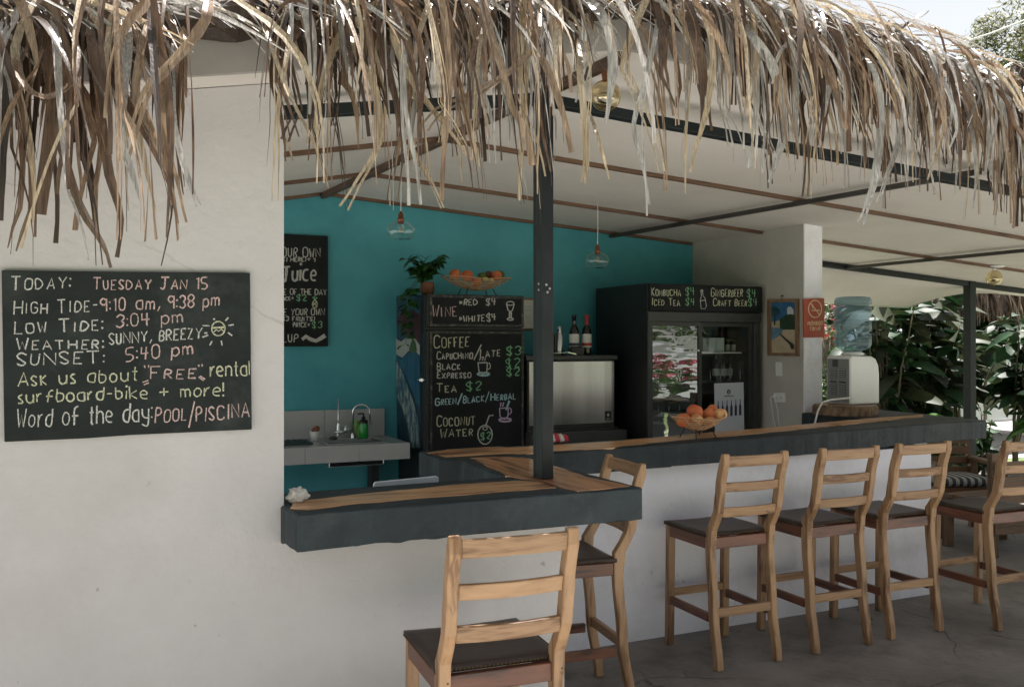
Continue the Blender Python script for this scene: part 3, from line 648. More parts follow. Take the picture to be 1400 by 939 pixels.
# juice board on the teal wall
jb = thing('menu_board', 'black juice menu board hanging on the teal wall behind the corner', 'menu board', at(418, 474, Y=6.88))
b = MB(); p1 = at(448, 323, Y=6.885); p2 = at(448, 473.5, Y=6.885)
b.box(p1.x-0.62, p1.x, 6.872, 6.896, p2.z, p1.z); bev(b.build('board_panel', M['board2'], jb), 0.002, 1)
write(jb, [("OUR OWN", 64, 218, 292, 220, 52, 'white', False), ("(1 HERE)", 78, 246, 205, 246, 24, 'white', False), ("+", 212, 244, 234, 244, 24, 'pink', False), ("1", 246, 246, 258, 246, 20, 'yellow', False),
  ("E OF THE DAY", 78, 438, 326, 440, 32, 'white', False), ("ICE=", 78, 474, 132, 468, 20, 'white', False), ("$2", 150, 474, 208, 474, 34, 'green', False),
  ("E YOUR OWN", 78, 558, 312, 558, 36, 'white', False), ("(3 FRUITS)", 78, 590, 256, 592, 24, 'white', False), ("PRICE=", 132, 628, 228, 626, 26, 'white', False), ("$3", 242, 634, 298, 632, 36, 'green', False),
  ("LUP", 70, 716, 158, 714, 46, 'white', False), ([circ(258, 494, 14, 22), [(248, 484), (268, 504)], [(248, 500), (266, 482)]], 'yellow'), ([[(258, 470), (246, 452)], [(258, 470), (258, 446)], [(258, 470), (272, 454)]], 'green')],
  lambda x, y: at(x, y, Y=6.870), (370, 300, 4.267), 5.5)
write(jb, [("Juice", 70, 366, 264, 352, 92, 'white')], lambda x, y: at(x, y, Y=6.870), (370, 300, 4.267), 12)
write(jb, [([[(184, 700), (205, 682), (235, 700), (265, 708), (295, 692), (318, 676)]], 'white', 4.4)], lambda x, y: at(x, y, Y=6.870), (370, 300, 4.267), 5)

# ------------------------------------------------------------------ left refrigerator (chalk menu)
FX0, FX1, FYF, FYB = 2.178, 2.955, 6.20, 6.86
fr = thing('refrigerator', 'black refrigerator with chalk drinks menu doors and a painted wave on its side', 'refrigerator', (2.56, 6.5, 0))
b = MB(); b.box(FX0, FX1, FYF+0.045, FYB, 0.04, 2.005); bev(b.build('cabinet', M['black'], fr), 0.008)
zt = at(583, 401, Y=FYF).z; zm0 = at(583, 447, Y=FYF).z; zm1 = at(583, 451.5, Y=FYF).z; zb_ = 0.35
for (z0, z1) in ((zm0, 2.005), (zb_, zm1)):
    b = MB(); b.box(FX0+.002, FX1-.002, FYF, FYF+0.042, z0, z1); d_ = bev(b.build('door', M['black'], fr), 0.008)
    b = MB(); a0, a1, w_ = FX0+.025, FX1-.012, .016
    b.box(a0, a1, FYF-.010, FYF-.001, z1-.022, z1-.022+w_); b.box(a0, a1, FYF-.010, FYF-.001, z0+.006, z0+.006+w_)
    b.box(a0, a0+w_, FYF-.010, FYF-.001, z0+.0225, z1-.0225); b.box(a1-w_, a1, FYF-.010, FYF-.001, z0+.0225, z1-.0225)
    b.build('board_trim', M['boardframe'], fr)
    b = MB(); b.box(a0+w_+.001, a1-w_-.001, FYF-.006, FYF-.001, z0+.024, z1-.024); b.build('menu_panel', M['board2'], fr)
b = MB(); b.box(FX0+.05, FX1-.05, FYF+.08, FYB-.05, 0, .04); b.build('foot_plinth', M['black'], fr)
hz = at(560, 517, X=FX0).z
b = MB(); b.tube([(FX0-.03, FYF+.02, hz), (FX0-.03, FYF+.14, hz)], .012); b.tube([(FX0-.03, FYF+.03, hz), (FX0+.01, FYF+.03, hz)], .009); b.build('door_handle', M['chrome'], fr)
cf = lambda x, y: at(x, y, Y=FYF-.0075)
write(fr, [("WINE", 222, 290, 326, 288, 50, 'pink', True), ("*RED", 338, 241, 416, 240, 24, 'white', False), ("$4", 452, 242, 492, 240, 28, 'white', False), ("*WHITE", 338, 312, 446, 310, 26, 'white', False), ("$4", 456, 310, 494, 306, 30, 'white', False),
  ([circ(556, 234, 16, 8), [(540, 236), (546, 262), (556, 270), (566, 262), (573, 236)], [(553, 270), (552, 298)], [(560, 270), (560, 298)], circ(556, 301, 13, 5)], 'white'),
  ("COFFEE", 230, 426, 378, 418, 52, 'yellow'), ("CAPUCHINO", 242, 474, 394, 470, 32, 'white'), ([[(400, 476), (432, 410)]], 'white'), ("LATE", 428, 464, 512, 460, 34, 'white'), ("$3", 540, 456, 600, 454, 36, 'green', False),
  ("BLACK", 244, 518, 340, 516, 30, 'white'), ("$2", 538, 508, 594, 506, 36, 'green', False), ("EXPRESSO", 244, 554, 388, 552, 28, 'white'), ("$2", 540, 544, 594, 542, 32, 'green', False),
  ("TEA", 240, 612, 326, 612, 36, 'yellow'), ("$2", 368, 608, 428, 602, 34, 'green', False), ("GREEN/BLACK/HERBAL", 236, 670, 578, 642, 30, 'blue'),
  ("COCONUT", 242, 760, 404, 752, 44, 'yellow'), ("WATER", 256, 808, 396, 798, 38, 'yellow'), ("$2", 430, 818, 470, 812, 30, 'green', False),
  ([circ(448, 795, 31, 41), [(450, 758), (466, 714), (484, 712)], circ(448, 768, 10, 7)], 'white'),
  ([[(418, 488), (422, 524), (434, 534), (446, 534), (456, 524), (458, 488)], [(416, 488), (458, 487)], circ(460, 502, 11, 14, -80, 90, 7), [(424, 478), (430, 464)], [(436, 478), (442, 462)], [(446, 480), (450, 466)]], 'white'), ([circ(441, 536, 26, 6)], 'blue', 1.6),
  ([[(510, 682), (512, 716), (524, 728), (536, 728), (546, 716), (548, 680)], [(510, 682), (548, 680)], circ(550, 694, 11, 14, -80, 90, 7), [(514, 676), (516, 658)], [(524, 674), (528, 656)]], 'lilac'), ([circ(534, 732, 26, 7)], 'lilac', 1.6), ([[(538, 690), (552, 650)]], 'blue', 1.8)],
  cf, (520, 340, 3.13), 4.5)
# mural on the side
def sidepoly(pts, m, off):
    b = MB(); b.poly([at(x, y, X=FX0-off) for x, y in pts]); b.build('mural_paint', m, fr, fix=False)
M['mur_sky'] = mat('mural_navy', (0.012, 0.03, 0.055), 0.5, (0.03, 0.075, 0.11), 8)
M['mur_red'] = mat('mural_maroon', (0.07, 0.015, 0.02), 0.5, (0.045, 0.012, 0.018), 8)
M['mur_white'] = mat('mural_white', (0.36, 0.38, 0.34), 0.6, (0.28, 0.32, 0.30), 10)
M['mur_blue'] = mat('mural_blue', (0.012, 0.06, 0.13), 0.5, (0.03, 0.12, 0.18), 9, stretch=(1, 1, 0.4))
M['mur_foam'] = mat('mural_foam', (0.03, 0.09, 0.14), 0.6, (0.34, 0.40, 0.36), 16, stretch=(1, 1, 0.5), lo=0.46, hi=0.62)
sidepoly([(541, 405), (575, 403), (575, 614), (543, 614)], M['mur_sky'], .002)
sidepoly([(542, 440), (550, 452), (560, 470), (574, 468), (574, 430), (560, 424), (548, 428)], M['mur_red'], .004)
sidepoly([(541, 462), (548, 467), (556, 461), (566, 461), (574, 472), (574, 486), (566, 478), (558, 480), (550, 489), (541, 484)], M['mur_white'], .006)
sidepoly([(541, 486), (550, 491), (558, 482), (566, 480), (574, 488), (574, 560), (558, 520), (548, 500), (541, 496)], M['mur_blue'], .005)
sidepoly([(541, 492), (547, 500), (556, 522), (564, 545), (572, 575), (574, 612), (563, 612), (558, 585), (551, 560), (542, 540)], M['mur_foam'], .008)
M['mur_green'] = mat('mural_green', (0.05, 0.09, 0.03), 0.6)
sidepoly([(559, 478), (564, 462), (568, 468), (570, 480), (564, 483)], M['mur_green'], .009)

# ------------------------------------------------------------------ drinks cooler
CX0, CX1, CYF, CYB = 3.87, 4.955, 5.93, 6.72
CZT = at(887, 387, Y=CYF).z
co = thing('drinks_cooler', 'tall black drinks cooler with two sliding glass doors and chalk price header', 'cooler', (4.4, 6.3, 0))
b = MB(); b.box(CX0, CX0+.05, CYF+.002, CYB, 0.02, CZT); bev(b.build('side_panel', M['black'], co), .004)
b = MB(); b.box(CX1-.05, CX1, CYF+.002, CYB, 0.02, CZT); bev(b.build('side_panel', M['black'], co), .004)
b = MB(); b.box(CX0+.051, CX1-.051, CYB-.05, CYB-.001, 0.02, CZT-.02); b.build('back_panel', mat('cooler_inner', (0.30, 0.33, 0.33), 0.5), co)
zh = at(885, 425, Y=CYF).z; zd = at(887, 440, Y=CYF).z
b = MB(); b.box(CX0+.051, CX1-.051, CYF+.01, CYB-.052, zh-.02, CZT-.001); b.build('top_box', M['black'], co)
b = MB(); b.box(CX0+.051, CX1-.051, CYF+.01, CYB-.052, 0.02, .30); b.build('bottom_box', M['black'], co)
b = MB(); b.box(CX0+.002, CX1-.002, CYF-.03, CYF, zh, CZT-.004); bev(b.build('header_board', M['board2'], co), .004)
b = MB(); b.box(CX0, CX1, CYF-.012, CYF+.008, zd+.004, zh-.004); bev(b.build('door_rail', M['darkplastic'], co), .003)
xm = at(955, 500, Y=CYF).x; xl = at(890, 500, Y=CYF).x; xr = at(1027, 500, Y=CYF).x
def cdoor(x0, x1, y, gm):
    b = MB(); z0, z1, w_ = .30, zd, .030
    b.box(x0, x1, y, y+.025, z1-w_, z1); b.box(x0, x1, y, y+.025, z0, z0+w_); b.box(x0, x0+w_, y+.001, y+.024, z0+w_, z1-w_); b.box(x1-w_, x1, y+.001, y+.024, z0+w_, z1-w_)
    f_ = b.build('door', M['darkplastic'], co)
    b = MB(); b.poly([(x0+w_, y+.012, z0+w_), (x1-w_, y+.012, z0+w_), (x1-w_, y+.012, z1-w_), (x0+w_, y+.012, z1-w_)]); g = b.build('glass_pane', gm, f_)
    return f_
cdoor(xl-.02, xm+.03, CYF-.004, M['doorglass'])
d2 = cdoor(xm-.01, xr+.03, CYF+.026, M['doorglass_clear'])
for xa_, xb_ in ((CX0+.003, xl-.021), (xr+.031, CX1-.003)):
    b = MB(); b.box(xa_, xb_, CYF-.006, CYF+.05, .02, zd); bev(b.build('door_jamb', M['darkplastic'], co), .003)
hp = at(955, 479, Y=CYF-.03)
b = MB(); b.tube([(hp.x-.09, hp.y, hp.z), (hp.x+.005, hp.y, hp.z)], .006, 6); b.lathe(sphere_prof(.013, 1, 6), hp, 8); b.build('door_lock', M['chrome'], co)
SH = [at(1000, 481, Y=6.15).z, at(1000, 521, Y=6.15).z, at(1000, 563, Y=6.15).z, at(900, 578, Y=6.1).z]
for i, z in enumerate(SH[:3]):
    b = MB()
    if i == 0: b.box(xm+.02, CX1-.09, 6.05, 6.55, z-.012, z)
    else:
        for k in range(9): b.tube([(CX0+.06, 6.05+k*.06, z), (CX1-.06, 6.05+k*.06, z)], .003, 4)
        for k in range(10):
            xx = CX0+.08+k*.1; b.tube([(xx, 6.05, z+.10), (xx, 6.05, z), (xx, 6.53, z)], .0035, 4)
        b.tube([(CX0+.06, 6.05, z), (CX1-.06, 6.05, z)], .005, 4)
    b.build('shelf', M['white'] if i == 0 else M['chrome'], co)
z4 = SH[3]; b = MB()
for k in range(8): b.tube([(CX0+.06, 6.05+k*.06, z4), (xm, 6.05+k*.06, z4)], .003, 4)
for k in range(6):
    xx = CX0+.10+k*.085; b.tube([(xx, 6.05, z4+.12), (xx, 6.05, z4), (xx, 6.5, z4)], .0035, 4)
b.tube([(CX0+.06, 6.05, z4+.06), (xm, 6.05, z4+.06)], .004, 4); b.tube([(CX0+.06, 6.05, z4), (xm, 6.05, z4)], .005, 4); b.build('shelf', M['chrome'], co)
ch = lambda x, y: at(x, y, Y=CYF-.0315)
write(co, [("KOMBUCHA", 574, 148, 706, 150, 36, 'yellow'), ("$4", 728, 146, 770, 144, 34, 'green', False), ("ICED TEA", 574, 192, 702, 194, 32, 'yellow'), ("$4", 728, 192, 770, 190, 32, 'green', False),
  ("GINGERBEER", 846, 152, 990, 152, 40, 'yellow'), ("$4", 1010, 154, 1050, 154, 34, 'green', False), ("CRAFT BEER", 856, 194, 1010, 196, 32, 'yellow'), ("$4", 1016, 196, 1056, 194, 32, 'green', False),
  ([[(800, 128), (801, 150), (796, 170), (800, 208), (818, 208), (824, 196), (818, 160), (808, 148), (807, 128)], circ(803, 126, 5, 4), [(798, 172), (820, 168)]], 'white')],
  ch, (720, 360, 3.353), 3.3)
# poster inside the door
po = thing('bottle_poster', 'white poster with a row of six bottles taped to the right cooler door', 'poster', at(996, 588, Y=CYF+.02))
b = MB(); b.poly([at(x, y, Y=CYF+.034) for x, y in ((976.5, 524), (1016.5, 522.5), (1017.5, 590), (977.5, 592))], (0, .002, 0)); b.build('sheet', M['poster'], po)
cp = lambda x, y: at(x, y, Y=CYF+.0325)
b = MB()
for i in range(6):
    x = 982+i*6.0+(0 if i else 0); y0 = 570-i*.5
    b.poly([cp(x-1.6, y0), cp(x+1.6, y0), cp(x+1.6, y0-12), cp(x+.6, y0-16), cp(x+.5, y0-22), cp(x-.5, y0-22), cp(x-.6, y0-16), cp(x-1.6, y0-12)])
b.build('printed_bottle', M['navy'], po, fix=False)
b = MB(); b.poly([cp(996.5+2.6*math.cos(t*.52), 535.5+3.4*math.sin(t*.52)) for t in range(12)]); b.poly([cp(990, 541), cp(1003, 540.5), cp(1003, 541.5), cp(990, 542)]); b.build('printed_logo', M['black'], po, fix=False)
b = MB(); b.poly([at(996.2, 533.5, Y=CYF+.0320), at(997.2, 533.5, Y=CYF+.032), at(997.2, 538, Y=CYF+.032), at(996.2, 538, Y=CYF+.032)]); b.build('logo_mark', M['poster'], po, fix=False)
# contents
def lathe_thing(name, label, cat, loc, prof, m, group=None, n=20, parts=()):
    t = thing(name, label, cat, loc, 0, group)
    MB().lathe(prof, (0, 0, 0), n).build('body', m, t, local=True)
    for nm, pr, mm in parts: MB().lathe(pr, (0, 0, 0), n).build(nm, mm, t, local=True)
    return t
BOT = [(.001, 0), (.030, 0), (.031, .01), (.031, .12), (.026, .15), (.013, .175), (.012, .22), (.014, .222), (.014, .235), (.001, .236)]
names = ['far left', 'second from left', 'middle', 'second from right', 'far right']
for i in range(5):
    x = at(984+i*10, 500, Y=6.2).x
    lathe_thing('beer_bottle', 'dark bottle on the cooler middle shelf, %s of five' % names[i], 'bottle', (x, 6.25, SH[1]+.004), BOT, M['glassbottle'], 'bottles on the middle shelf of the cooler',
                parts=(('paper_label', [(.0315, .04), (.0315, .10)], M['paper']),))
for i in range(3):
    x = at(995+i*8.5, 470, Y=6.2).x
    lathe_thing('glass_jar', 'small lidded jar on the cooler top shelf, %s of three' % ('left', 'middle', 'right')[i], 'jar', (x, 6.2, SH[0]+.002), [(.001, 0), (.022, 0), (.024, .01), (.024, .075), (.02, .085)], M['glass'], 'jars on the top cooler shelf', 14,
                parts=(('contents', [(.001, .002), (.021, .003), (.021, .06), (.001, .061)], M['paper']), ('lid', [(.022, .086), (.023, .087), (.023, .105), (.001, .106)], M['greenfruit'])))
for i, (px, wd, lab) in enumerate(((970, .07, 'white carton at the left of the cooler top shelf'), (981, .08, 'wider white carton beside the jars on the cooler top shelf'))):
    p = at(px, 470, Y=6.2); b = MB(); b.box(-wd/2, wd/2, -.04, .04, 0, .115); o = bev(b.build('carton', M['white'], None), .003); o.location = (p.x, 6.2, SH[0]+.002); tag(o, lab, 'carton')

# ------------------------------------------------------------------ ice machine
im = thing('ice_machine', 'stainless fronted ice machine on a dark bin between the two refrigerators', 'ice machine', (3.36, 6.5, 0))
IX0, IX1, IYF = 2.985, 3.745, 6.20
iz1 = at(841, 492, Y=IYF).z; iz0 = at(841, 578, Y=IYF).z
b = MB(); b.box(IX0, IX1, IYF+.012, 6.84, iz0-.03, iz1); bev(b.build('cabinet', M['darkplastic'], im), .005)
b = MB(); b.box(IX0+.008, IX1-.006, IYF, IYF+.010, iz0, iz1-.006); bev(b.build('front_panel', M['brushed'], im), .004)
b = MB(); b.box(IX0-.02, IX1+.012, IYF-.02, 6.85, iz1+.001, iz1+.038); bev(b.build('top_cover', M['darkplastic'], im), .006)
b = MB(); b.box(IX0-.02, IX1+.05, IYF-.10, 6.85, iz0-.14, iz0-.045); b.box(IX0-.01, IX1+.03, IYF-.06, 6.85, .05, iz0-.141); b.box(IX0-.01, IX1+.01, IYF-.03, 6.83, iz0-.044, iz0-.031); bev(b.build('ice_bin', M['darkplastic'], im), .006)
b = MB()
for xx in (IX0+.05, IX1-.05):
    for yy in (IYF+.05, 6.75): b.tube([(xx, yy, 0), (xx, yy, .05)], .02, 8)
b.build('foot', M['black'], im)
b = MB(); q = [at(x, y, Y=IYF-.003) for x, y in ((827.5, 562), (835.5, 562), (835.5, 574), (827.5, 574))]; b.poly(q, (0, .002, 0)); b.build('badge', M['black'], im)
b = MB(); cc = at(831.5, 567, Y=IYF-.004)
for k in range(3):
    a = k*math.pi/3+.3; dx = math.cos(a)*.012; dz = math.sin(a)*.014
    b.bar((cc.x-dx, cc.y, cc.z-dz), (cc.x+dx, cc.y, cc.z+dz), .001, .0035)
b.box(cc.x-.014, cc.x+.014, cc.y-.0004, cc.y+.0006, cc.z-.031, cc.z-.027); b.build('badge_mark', M['white'], im)
zt_ = iz1+.039
WB = [(.001, 0), (.037, 0), (.039, .012), (.039, .175), (.034, .205), (.016, .235), (.0145, .30), (.0165, .302), (.0165, .315), (.001, .316)]
for px, lab, lm, cm in ((785, 'dark wine bottle with navy label standing on the ice machine', 'navy', 'glassbottle'), (802, 'dark wine bottle with red label and red neck on the ice machine', 'redlabel', 'redlabel')):
    p = at(px, 460, Y=6.33)
    lathe_thing('wine_bottle', lab, 'bottle', (p.x, 6.33, zt_), WB, M['glassbottle'], 'wine bottles on the ice machine', 24,
        parts=(('paper_label', [(.0395, .06), (.0395, .165)], M['paper']), ('label_band', [(.0399, .072), (.0399, .095)], M[lm]), ('neck_foil', [(.0162, .236), (.0152, .30), (.0172, .302), (.0172, .317), (.001, .318)], M[cm])))
p = at(765, 460, Y=6.36)
lathe_thing('drink_shaker', 'steel drink shaker with narrow cap on the ice machine beside the post', 'shaker', (p.x, 6.36, zt_), [(.001, 0), (.031, 0), (.033, .01), (.030, .155), (.022, .17), (.022, .178)], M['sinksteel'],
    parts=(('cap', [(.019, .179), (.019, .225), (.001, .226)], M['chrome']),))
p = at(756, 460, Y=6.40)
lathe_thing('copper_flask', 'slim copper flask half hidden by the steel post', 'flask', (p.x-.01, 6.40, zt_), [(.001, 0), (.022, 0), (.024, .01), (.024, .16), (.014, .18), (.014, .21), (.001, .211)], M['copper'])
p = at(788, 480, Y=6.25); b = MB(); b.box(-.055, .055, -.03, .03, 0, .06); b.box(-.045, .045, -.02, .02, .0605, .068); o = bev(b.build('card_reader', M['black'], None), .005); o.location = (p.x, 6.25, zt_); tag(o, 'small black box in front of the wine bottles', 'box')
p = at(758, 482, Y=6.27); b = MB(); b.bar((-.11, .05, .012), (.02, -.01, .022), .035, .006); b.bar((.02, -.01, .022), (.08, -.035, .008), .014, .012); o = bev(b.build('serving_knife', M['chrome'], None), .002); o.location = (p.x+.07, 6.23, zt_); tag(o, 'shiny steel server lying flat by the shaker', 'utensil')
# small framed notice behind the post
fn = thing('framed_notice', 'small framed paper notice on the teal wall, mostly behind the post', 'picture', at(721, 452, Y=6.89))
b = MB(); q = [at(x, y, Y=6.885) for x, y in ((708, 407), (738, 407.5), (738, 452), (708, 451))]
b.poly(q, (0, .012, 0)); b.build('frame', M['frame_wood'], fn)
b = MB(); q = [at(x, y, Y=6.882) for x, y in ((710, 410), (736, 410.5), (736, 449), (710, 448.5))]; b.poly(q, (0, .002, 0)); b.build('sheet', M['paper'], fn)
write(fn, [([[(719, 420), (726, 420)], [(718, 424), (726, 424)], [(718, 433), (726, 433)], [(719, 436), (726, 436)]], 'blue')], lambda x, y: at(x, y, Y=6.880), (0, 0, 1), 1.0)

# ------------------------------------------------------------------ sink
sk = thing('kitchen_sink', 'pale tiled sink counter with steel basin against the teal wall', 'sink', (1.3, 6.6, 0))
SX1, SYF = 2.09, 6.30
sz = at(560, 605, Y=SYF).z; sz0 = sz-.115; sx0 = 0.2
def tiles(x0, x1, n, y0, y1, z0, z1, axis='x'):
    st = (x1-x0)/n
    for i in range(n):
        b = MB(); b.box(x0+i*st+.0015, x0+(i+1)*st-.0015, y0, y1, z0, z1); bev(b.build('tile', M['tile'], sk), .002, 1)
b = MB(); b.box(sx0, SX1-.006, SYF+.008, 6.88, sz0+.002, sz-.022); b.build('counter_core', M['grout'], sk)
TE = [sx0+i*.374 for i in range(5)]
tiles(sx0, SX1, 5, SYF, SYF+.007, sz0, sz)
bx0, bx1, by0, by1 = at(452, 609, Z=sz).x, at(530, 606, Z=sz).x, 6.40, 6.72
for (xa, xb, ya, yb, n) in ((sx0, bx0, SYF+.008, 6.88, 3), (bx1, SX1-.008, SYF+.008, 6.88, 1), (bx0, bx1, SYF+.008, by0, 1), (bx0, bx1, by1, 6.88, 1)):
    tiles(xa, xb, n, ya+.001, yb-.001, sz-.012, sz-.0015)
b = MB()
for k in range(4): b.box(SX1-.007, SX1, SYF+.01+k*.142, SYF+.01+k*.142+.139, sz0, sz-.002)
b.build('end_tile', M['tile'], sk)
zs = at(460, 560, Y=6.87).z; xs1 = at(526, 556, Y=6.87).x
tiles(sx0, xs1, 4, 6.868, 6.88, sz, zs)
b = MB()
r0, r1 = .02, .012
b.box(bx0-r0, bx1+r0, by0-r0, by0+.002, sz+.001, sz+.006); b.box(bx0-r0, bx1+r0, by1, by1+.06, sz+.001, sz+.006); b.box(bx0-r0, bx0+.003, by0+.003, by1-.001, sz+.001, sz+.006); b.box(bx1-.003, bx1+r0, by0+.003, by1-.001, sz+.001, sz+.006)
b.box(bx0+.004, bx1-.004, by0+.004, by1-.002, sz-.16, sz-.155)
b.box(bx0+.003, bx0+.006, by0+.003, by1-.001, sz-.155, sz); b.box(bx1-.006, bx1-.003, by0+.003, by1-.001, sz-.155, sz); b.box(bx0+.006, bx1-.006, by1-.006, by1-.003, sz-.155, sz)
bev(b.build('basin', M['sinksteel'], sk), .002, 1)
fxp = at(483, 606, Y=6.74)
b = MB(); pts = [(fxp.x, 6.75, sz)]+[(fxp.x, 6.75, sz+.20)]+[(fxp.x+.06-.06*math.cos(R(a))*1.0, 6.75-.03*math.sin(R(a/2)), sz+.20+.055*math.sin(R(a))) for a in range(15, 181, 15)]+[(fxp.x+.125, 6.715, sz+.10)]
b.tube(pts, .009, 10); b.lathe([(.022, 0), (.02, .03), (.012, .045)], (fxp.x, 6.75, sz), 14); b.tube([(fxp.x, 6.75, sz+.06), (fxp.x-.05, 6.72, sz+.075)], .007, 6); b.build('mixer_tap', M['chrome'], sk)
fp2 = at(463, 606, Y=6.76)
b = MB(); b.tube([(fp2.x, 6.77, sz), (fp2.x, 6.77, sz+.30)], .006, 8); b.lathe([(.018, 0), (.016, .09), (.01, .12)], (fp2.x, 6.77, sz), 14); b.tube([(fp2.x-.03, 6.76, sz+.05), (fp2.x+.05, 6.75, sz+.055)], .012, 8); b.tube([(fp2.x+.05, 6.75, sz+.03), (fp2.x+.05, 6.75, sz+.1)], .012, 8); b.build('filter_tap', M['chrome'], sk)
b = MB(); b.lathe([(.001, 0), (.03, 0), (.032, .012), (.02, .024), (.001, .026)], (fp2.x-.06, 6.68, sz+.006), 14); b.build('drain_plug', M['darkplastic'], sk)
for q in (at(450, 615, Y=6.7).x, at(405, 615, Y=6.7).x, SX1-.12):
    pass
b = MB(); b.box(SX1-.16, SX1-.10, 6.75, 6.86, 0, sz0); b.build('support', M['dark_clad'], sk)
p = at(497, 606, Y=6.66)
t = thing('soap_dispenser', 'green soap dispenser with black pump beside the sink tap', 'soap dispenser', (p.x, 6.66, sz+.008))
MB().lathe([(.001, 0), (.034, 0), (.037, .01), (.036, .09), (.030, .11), (.030, .115)], (0, 0, 0), 18).build('bottle', M['soap'], t, local=True)
MB().lathe([(.033, .112), (.033, .135), (.014, .14), (.014, .16), (.006, .162), (.006, .185), (.001, .186)], (0, 0, 0), 16).tube([(0, 0, .185), (-.045, 0, .183)], .006, 6).build('pump', M['black'], t, local=True)
p = at(487, 606, Y=6.80); b = MB(); b.lathe([(.001, 0), (.028, 0), (.03, .01), (.03, .09), (.015, .11), (.015, .13), (.001, .131)], (0, 0, 0), 14); o = b.build('detergent_bottle', M['soap2'], None); o.location = (p.x, 6.80, sz+.008); tag(o, 'pale lime detergent bottle behind the sink tap', 'bottle')
p = at(430, 606, Y=6.72); t = thing('white_cup', 'small white cup at the left of the sink holding a rusty sponge', 'cup', (p.x, 6.72, sz))
MB().lathe([(.001, 0), (.026, 0), (.036, .07), (.033, .07), (.024, .006), (.001, .006)], (0, 0, 0), 18).build('body', M['white'], t, local=True)
b = MB(); b.lathe(sphere_prof(.035, .7, 8), (0, 0, 0), 10, 1, .6); o = b.build('sponge', M['terracotta'], None); o.location = (p.x+.008, 6.72, sz+.08); o.rotation_euler = (0, R(-35), 0); tag(o, 'red brown sponge sticking out of the white cup', 'sponge')
b = MB(); p0 = at(392, 607, Z=sz+.01); b.box(-.30, .12, -.12, .13, 0, .012)
for k in range(9): b.box(-.29+k*.045, -.27+k*.045, -.11, .12, .0125, .019)
o = b.build('drying_mat', mat('mat_dark_green', (0.02, 0.05, 0.05), 0.6), None); o.location = (at(400, 610, Y=6.58).x, 6.58, sz+.001); tag(o, 'dark ribbed drying mat on the sink counter', 'drying mat')

# ------------------------------------------------------------------ laptop, coral, cloth
lp = thing('laptop', 'silver laptop lid standing open behind the front counter', 'laptop', at(556, 660, Y=3.62))
z1_ = None
q = [at(x, y, Y=3.63) for x, y in ((511, 700), (511, 661), (513.5, 658.5), (597, 650.5), (600, 652.5), (600.5, 692))]
b = MB(); b.poly(q, (0, .012, 0)); bev(b.build('lid', M['silver'], lp), .003)
b = MB(); b.add([(q[0].x, 3.645, .832), (q[5].x, 3.645, .832), (q[5].x, 3.78, .832), (q[0].x, 3.78, .832), (q[0].x, 3.645, .845), (q[5].x, 3.645, .845), (q[5].x, 3.78, .845), (q[0].x, 3.78, .845)], [(0,3,2,1),(4,5,6,7),(0,1,5,4),(1,2,6,5),(2,3,7,6),(3,0,4,7)]); b.box(q[0].x+.02, q[5].x-.02, 3.63, 3.644, .832, q[0].z); b.build('base', M['silver'], lp)
def lump(name, loc, r, m, seed, sub=3, amp=.45, fr_=2.2, scl=(1, 1, 1)):
    b = bmesh.new(); bmesh.ops.create_icosphere(b, subdivisions=sub, radius=1)
    for v in b.verts:
        n = noise.fractal(v.co*fr_+Vector((seed, 0, 0)), 0.7, 2.0, 4)
        v.co = Vector((v.co.x*scl[0], v.co.y*scl[1], v.co.z*scl[2]))*(1+n*amp)*r
    for f in b.faces: f.smooth = True
    me = bpy.data.meshes.new(name); b.to_mesh(me); b.free(); me.materials.append(m)
    o = link(name, me); o.location = loc; return o
p = at(407, 680, Z=1.11)
o = lump('coral_piece', (p.x, p.y, 1.118), .034, M['coral'], 5.3, 4, .42, 1.7, (1, .8, .75)); tag(o, 'white lump of coral on the left end of the counter', 'coral')
zc = 1.0945
cl = thing('folded_cloth', 'folded red and white striped cloth lying on the bar behind the post', 'cloth', (0, 0, 0)); pc = at(762, 607, Z=zc); cl.location = (pc.x-.03, pc.y+.03, slab_z(2.3, 4.3)+.004)
for k in range(6):
    b = MB(); a = -.08+k*.028; vs = []
    for i in range(5):
        s = i/4; zz = .012+.045*math.sin(math.pi*min(1, s*1.2))*(1-k*.1); vs += [(a+s*.03, -.06+s*.13, zz), (a+.026+s*.03, -.06+s*.13, zz+.004)]
    b.add(vs, [(2*i, 2*i+1, 2*i+3, 2*i+2) for i in range(4)], True); o = b.build('cloth_stripe', M['cloth_red'] if k % 2 else M['cloth_white'], cl, local=True)
    m_ = o.modifiers.new('s', 'SOLIDIFY'); m_.thickness = .012; m_.offset = 1

# ------------------------------------------------------------------ baskets of fruit
def basket(loc, rx, ry, h, rz, label, wob=0):
    t = thing('fruit_basket', label, 'basket', loc, rz)
    leg = .045*h/.09
    zf = lambda s, a: leg+h*(s**2)*(0.75+0.25*abs(math.cos(a)))
    b = MB()
    for k in range(9):
        s = 0.15+0.85*k/8
        b.tube([(rx*s*math.cos(R(a)), ry*s*math.sin(R(a)), zf(s, R(a))) for a in range(0, 361, 15)], .0028 if k < 8 else .0042, 5, cap=False)
    b.build('woven_ring', M['wicker'], t, local=True)
    b = MB()
    for k in range(14):
        a = 2*math.pi*k/14; b.tube([(rx*s*math.cos(a), ry*s*math.sin(a), zf(s, a)-.002) for s in (.05, .25, .5, .75, 1)], .0022, 4)
    b.build('rib', M['wicker'], t, local=True)
    for sx in (-1, 1):
        for sy in (-1, 1): MB().tube([(sx*rx*.36, sy*ry*.35, leg+h*.14), (sx*rx*.46, sy*ry*.5, 0)], .0035, 6).build('leg', M['black'], t, local=True)
    return t
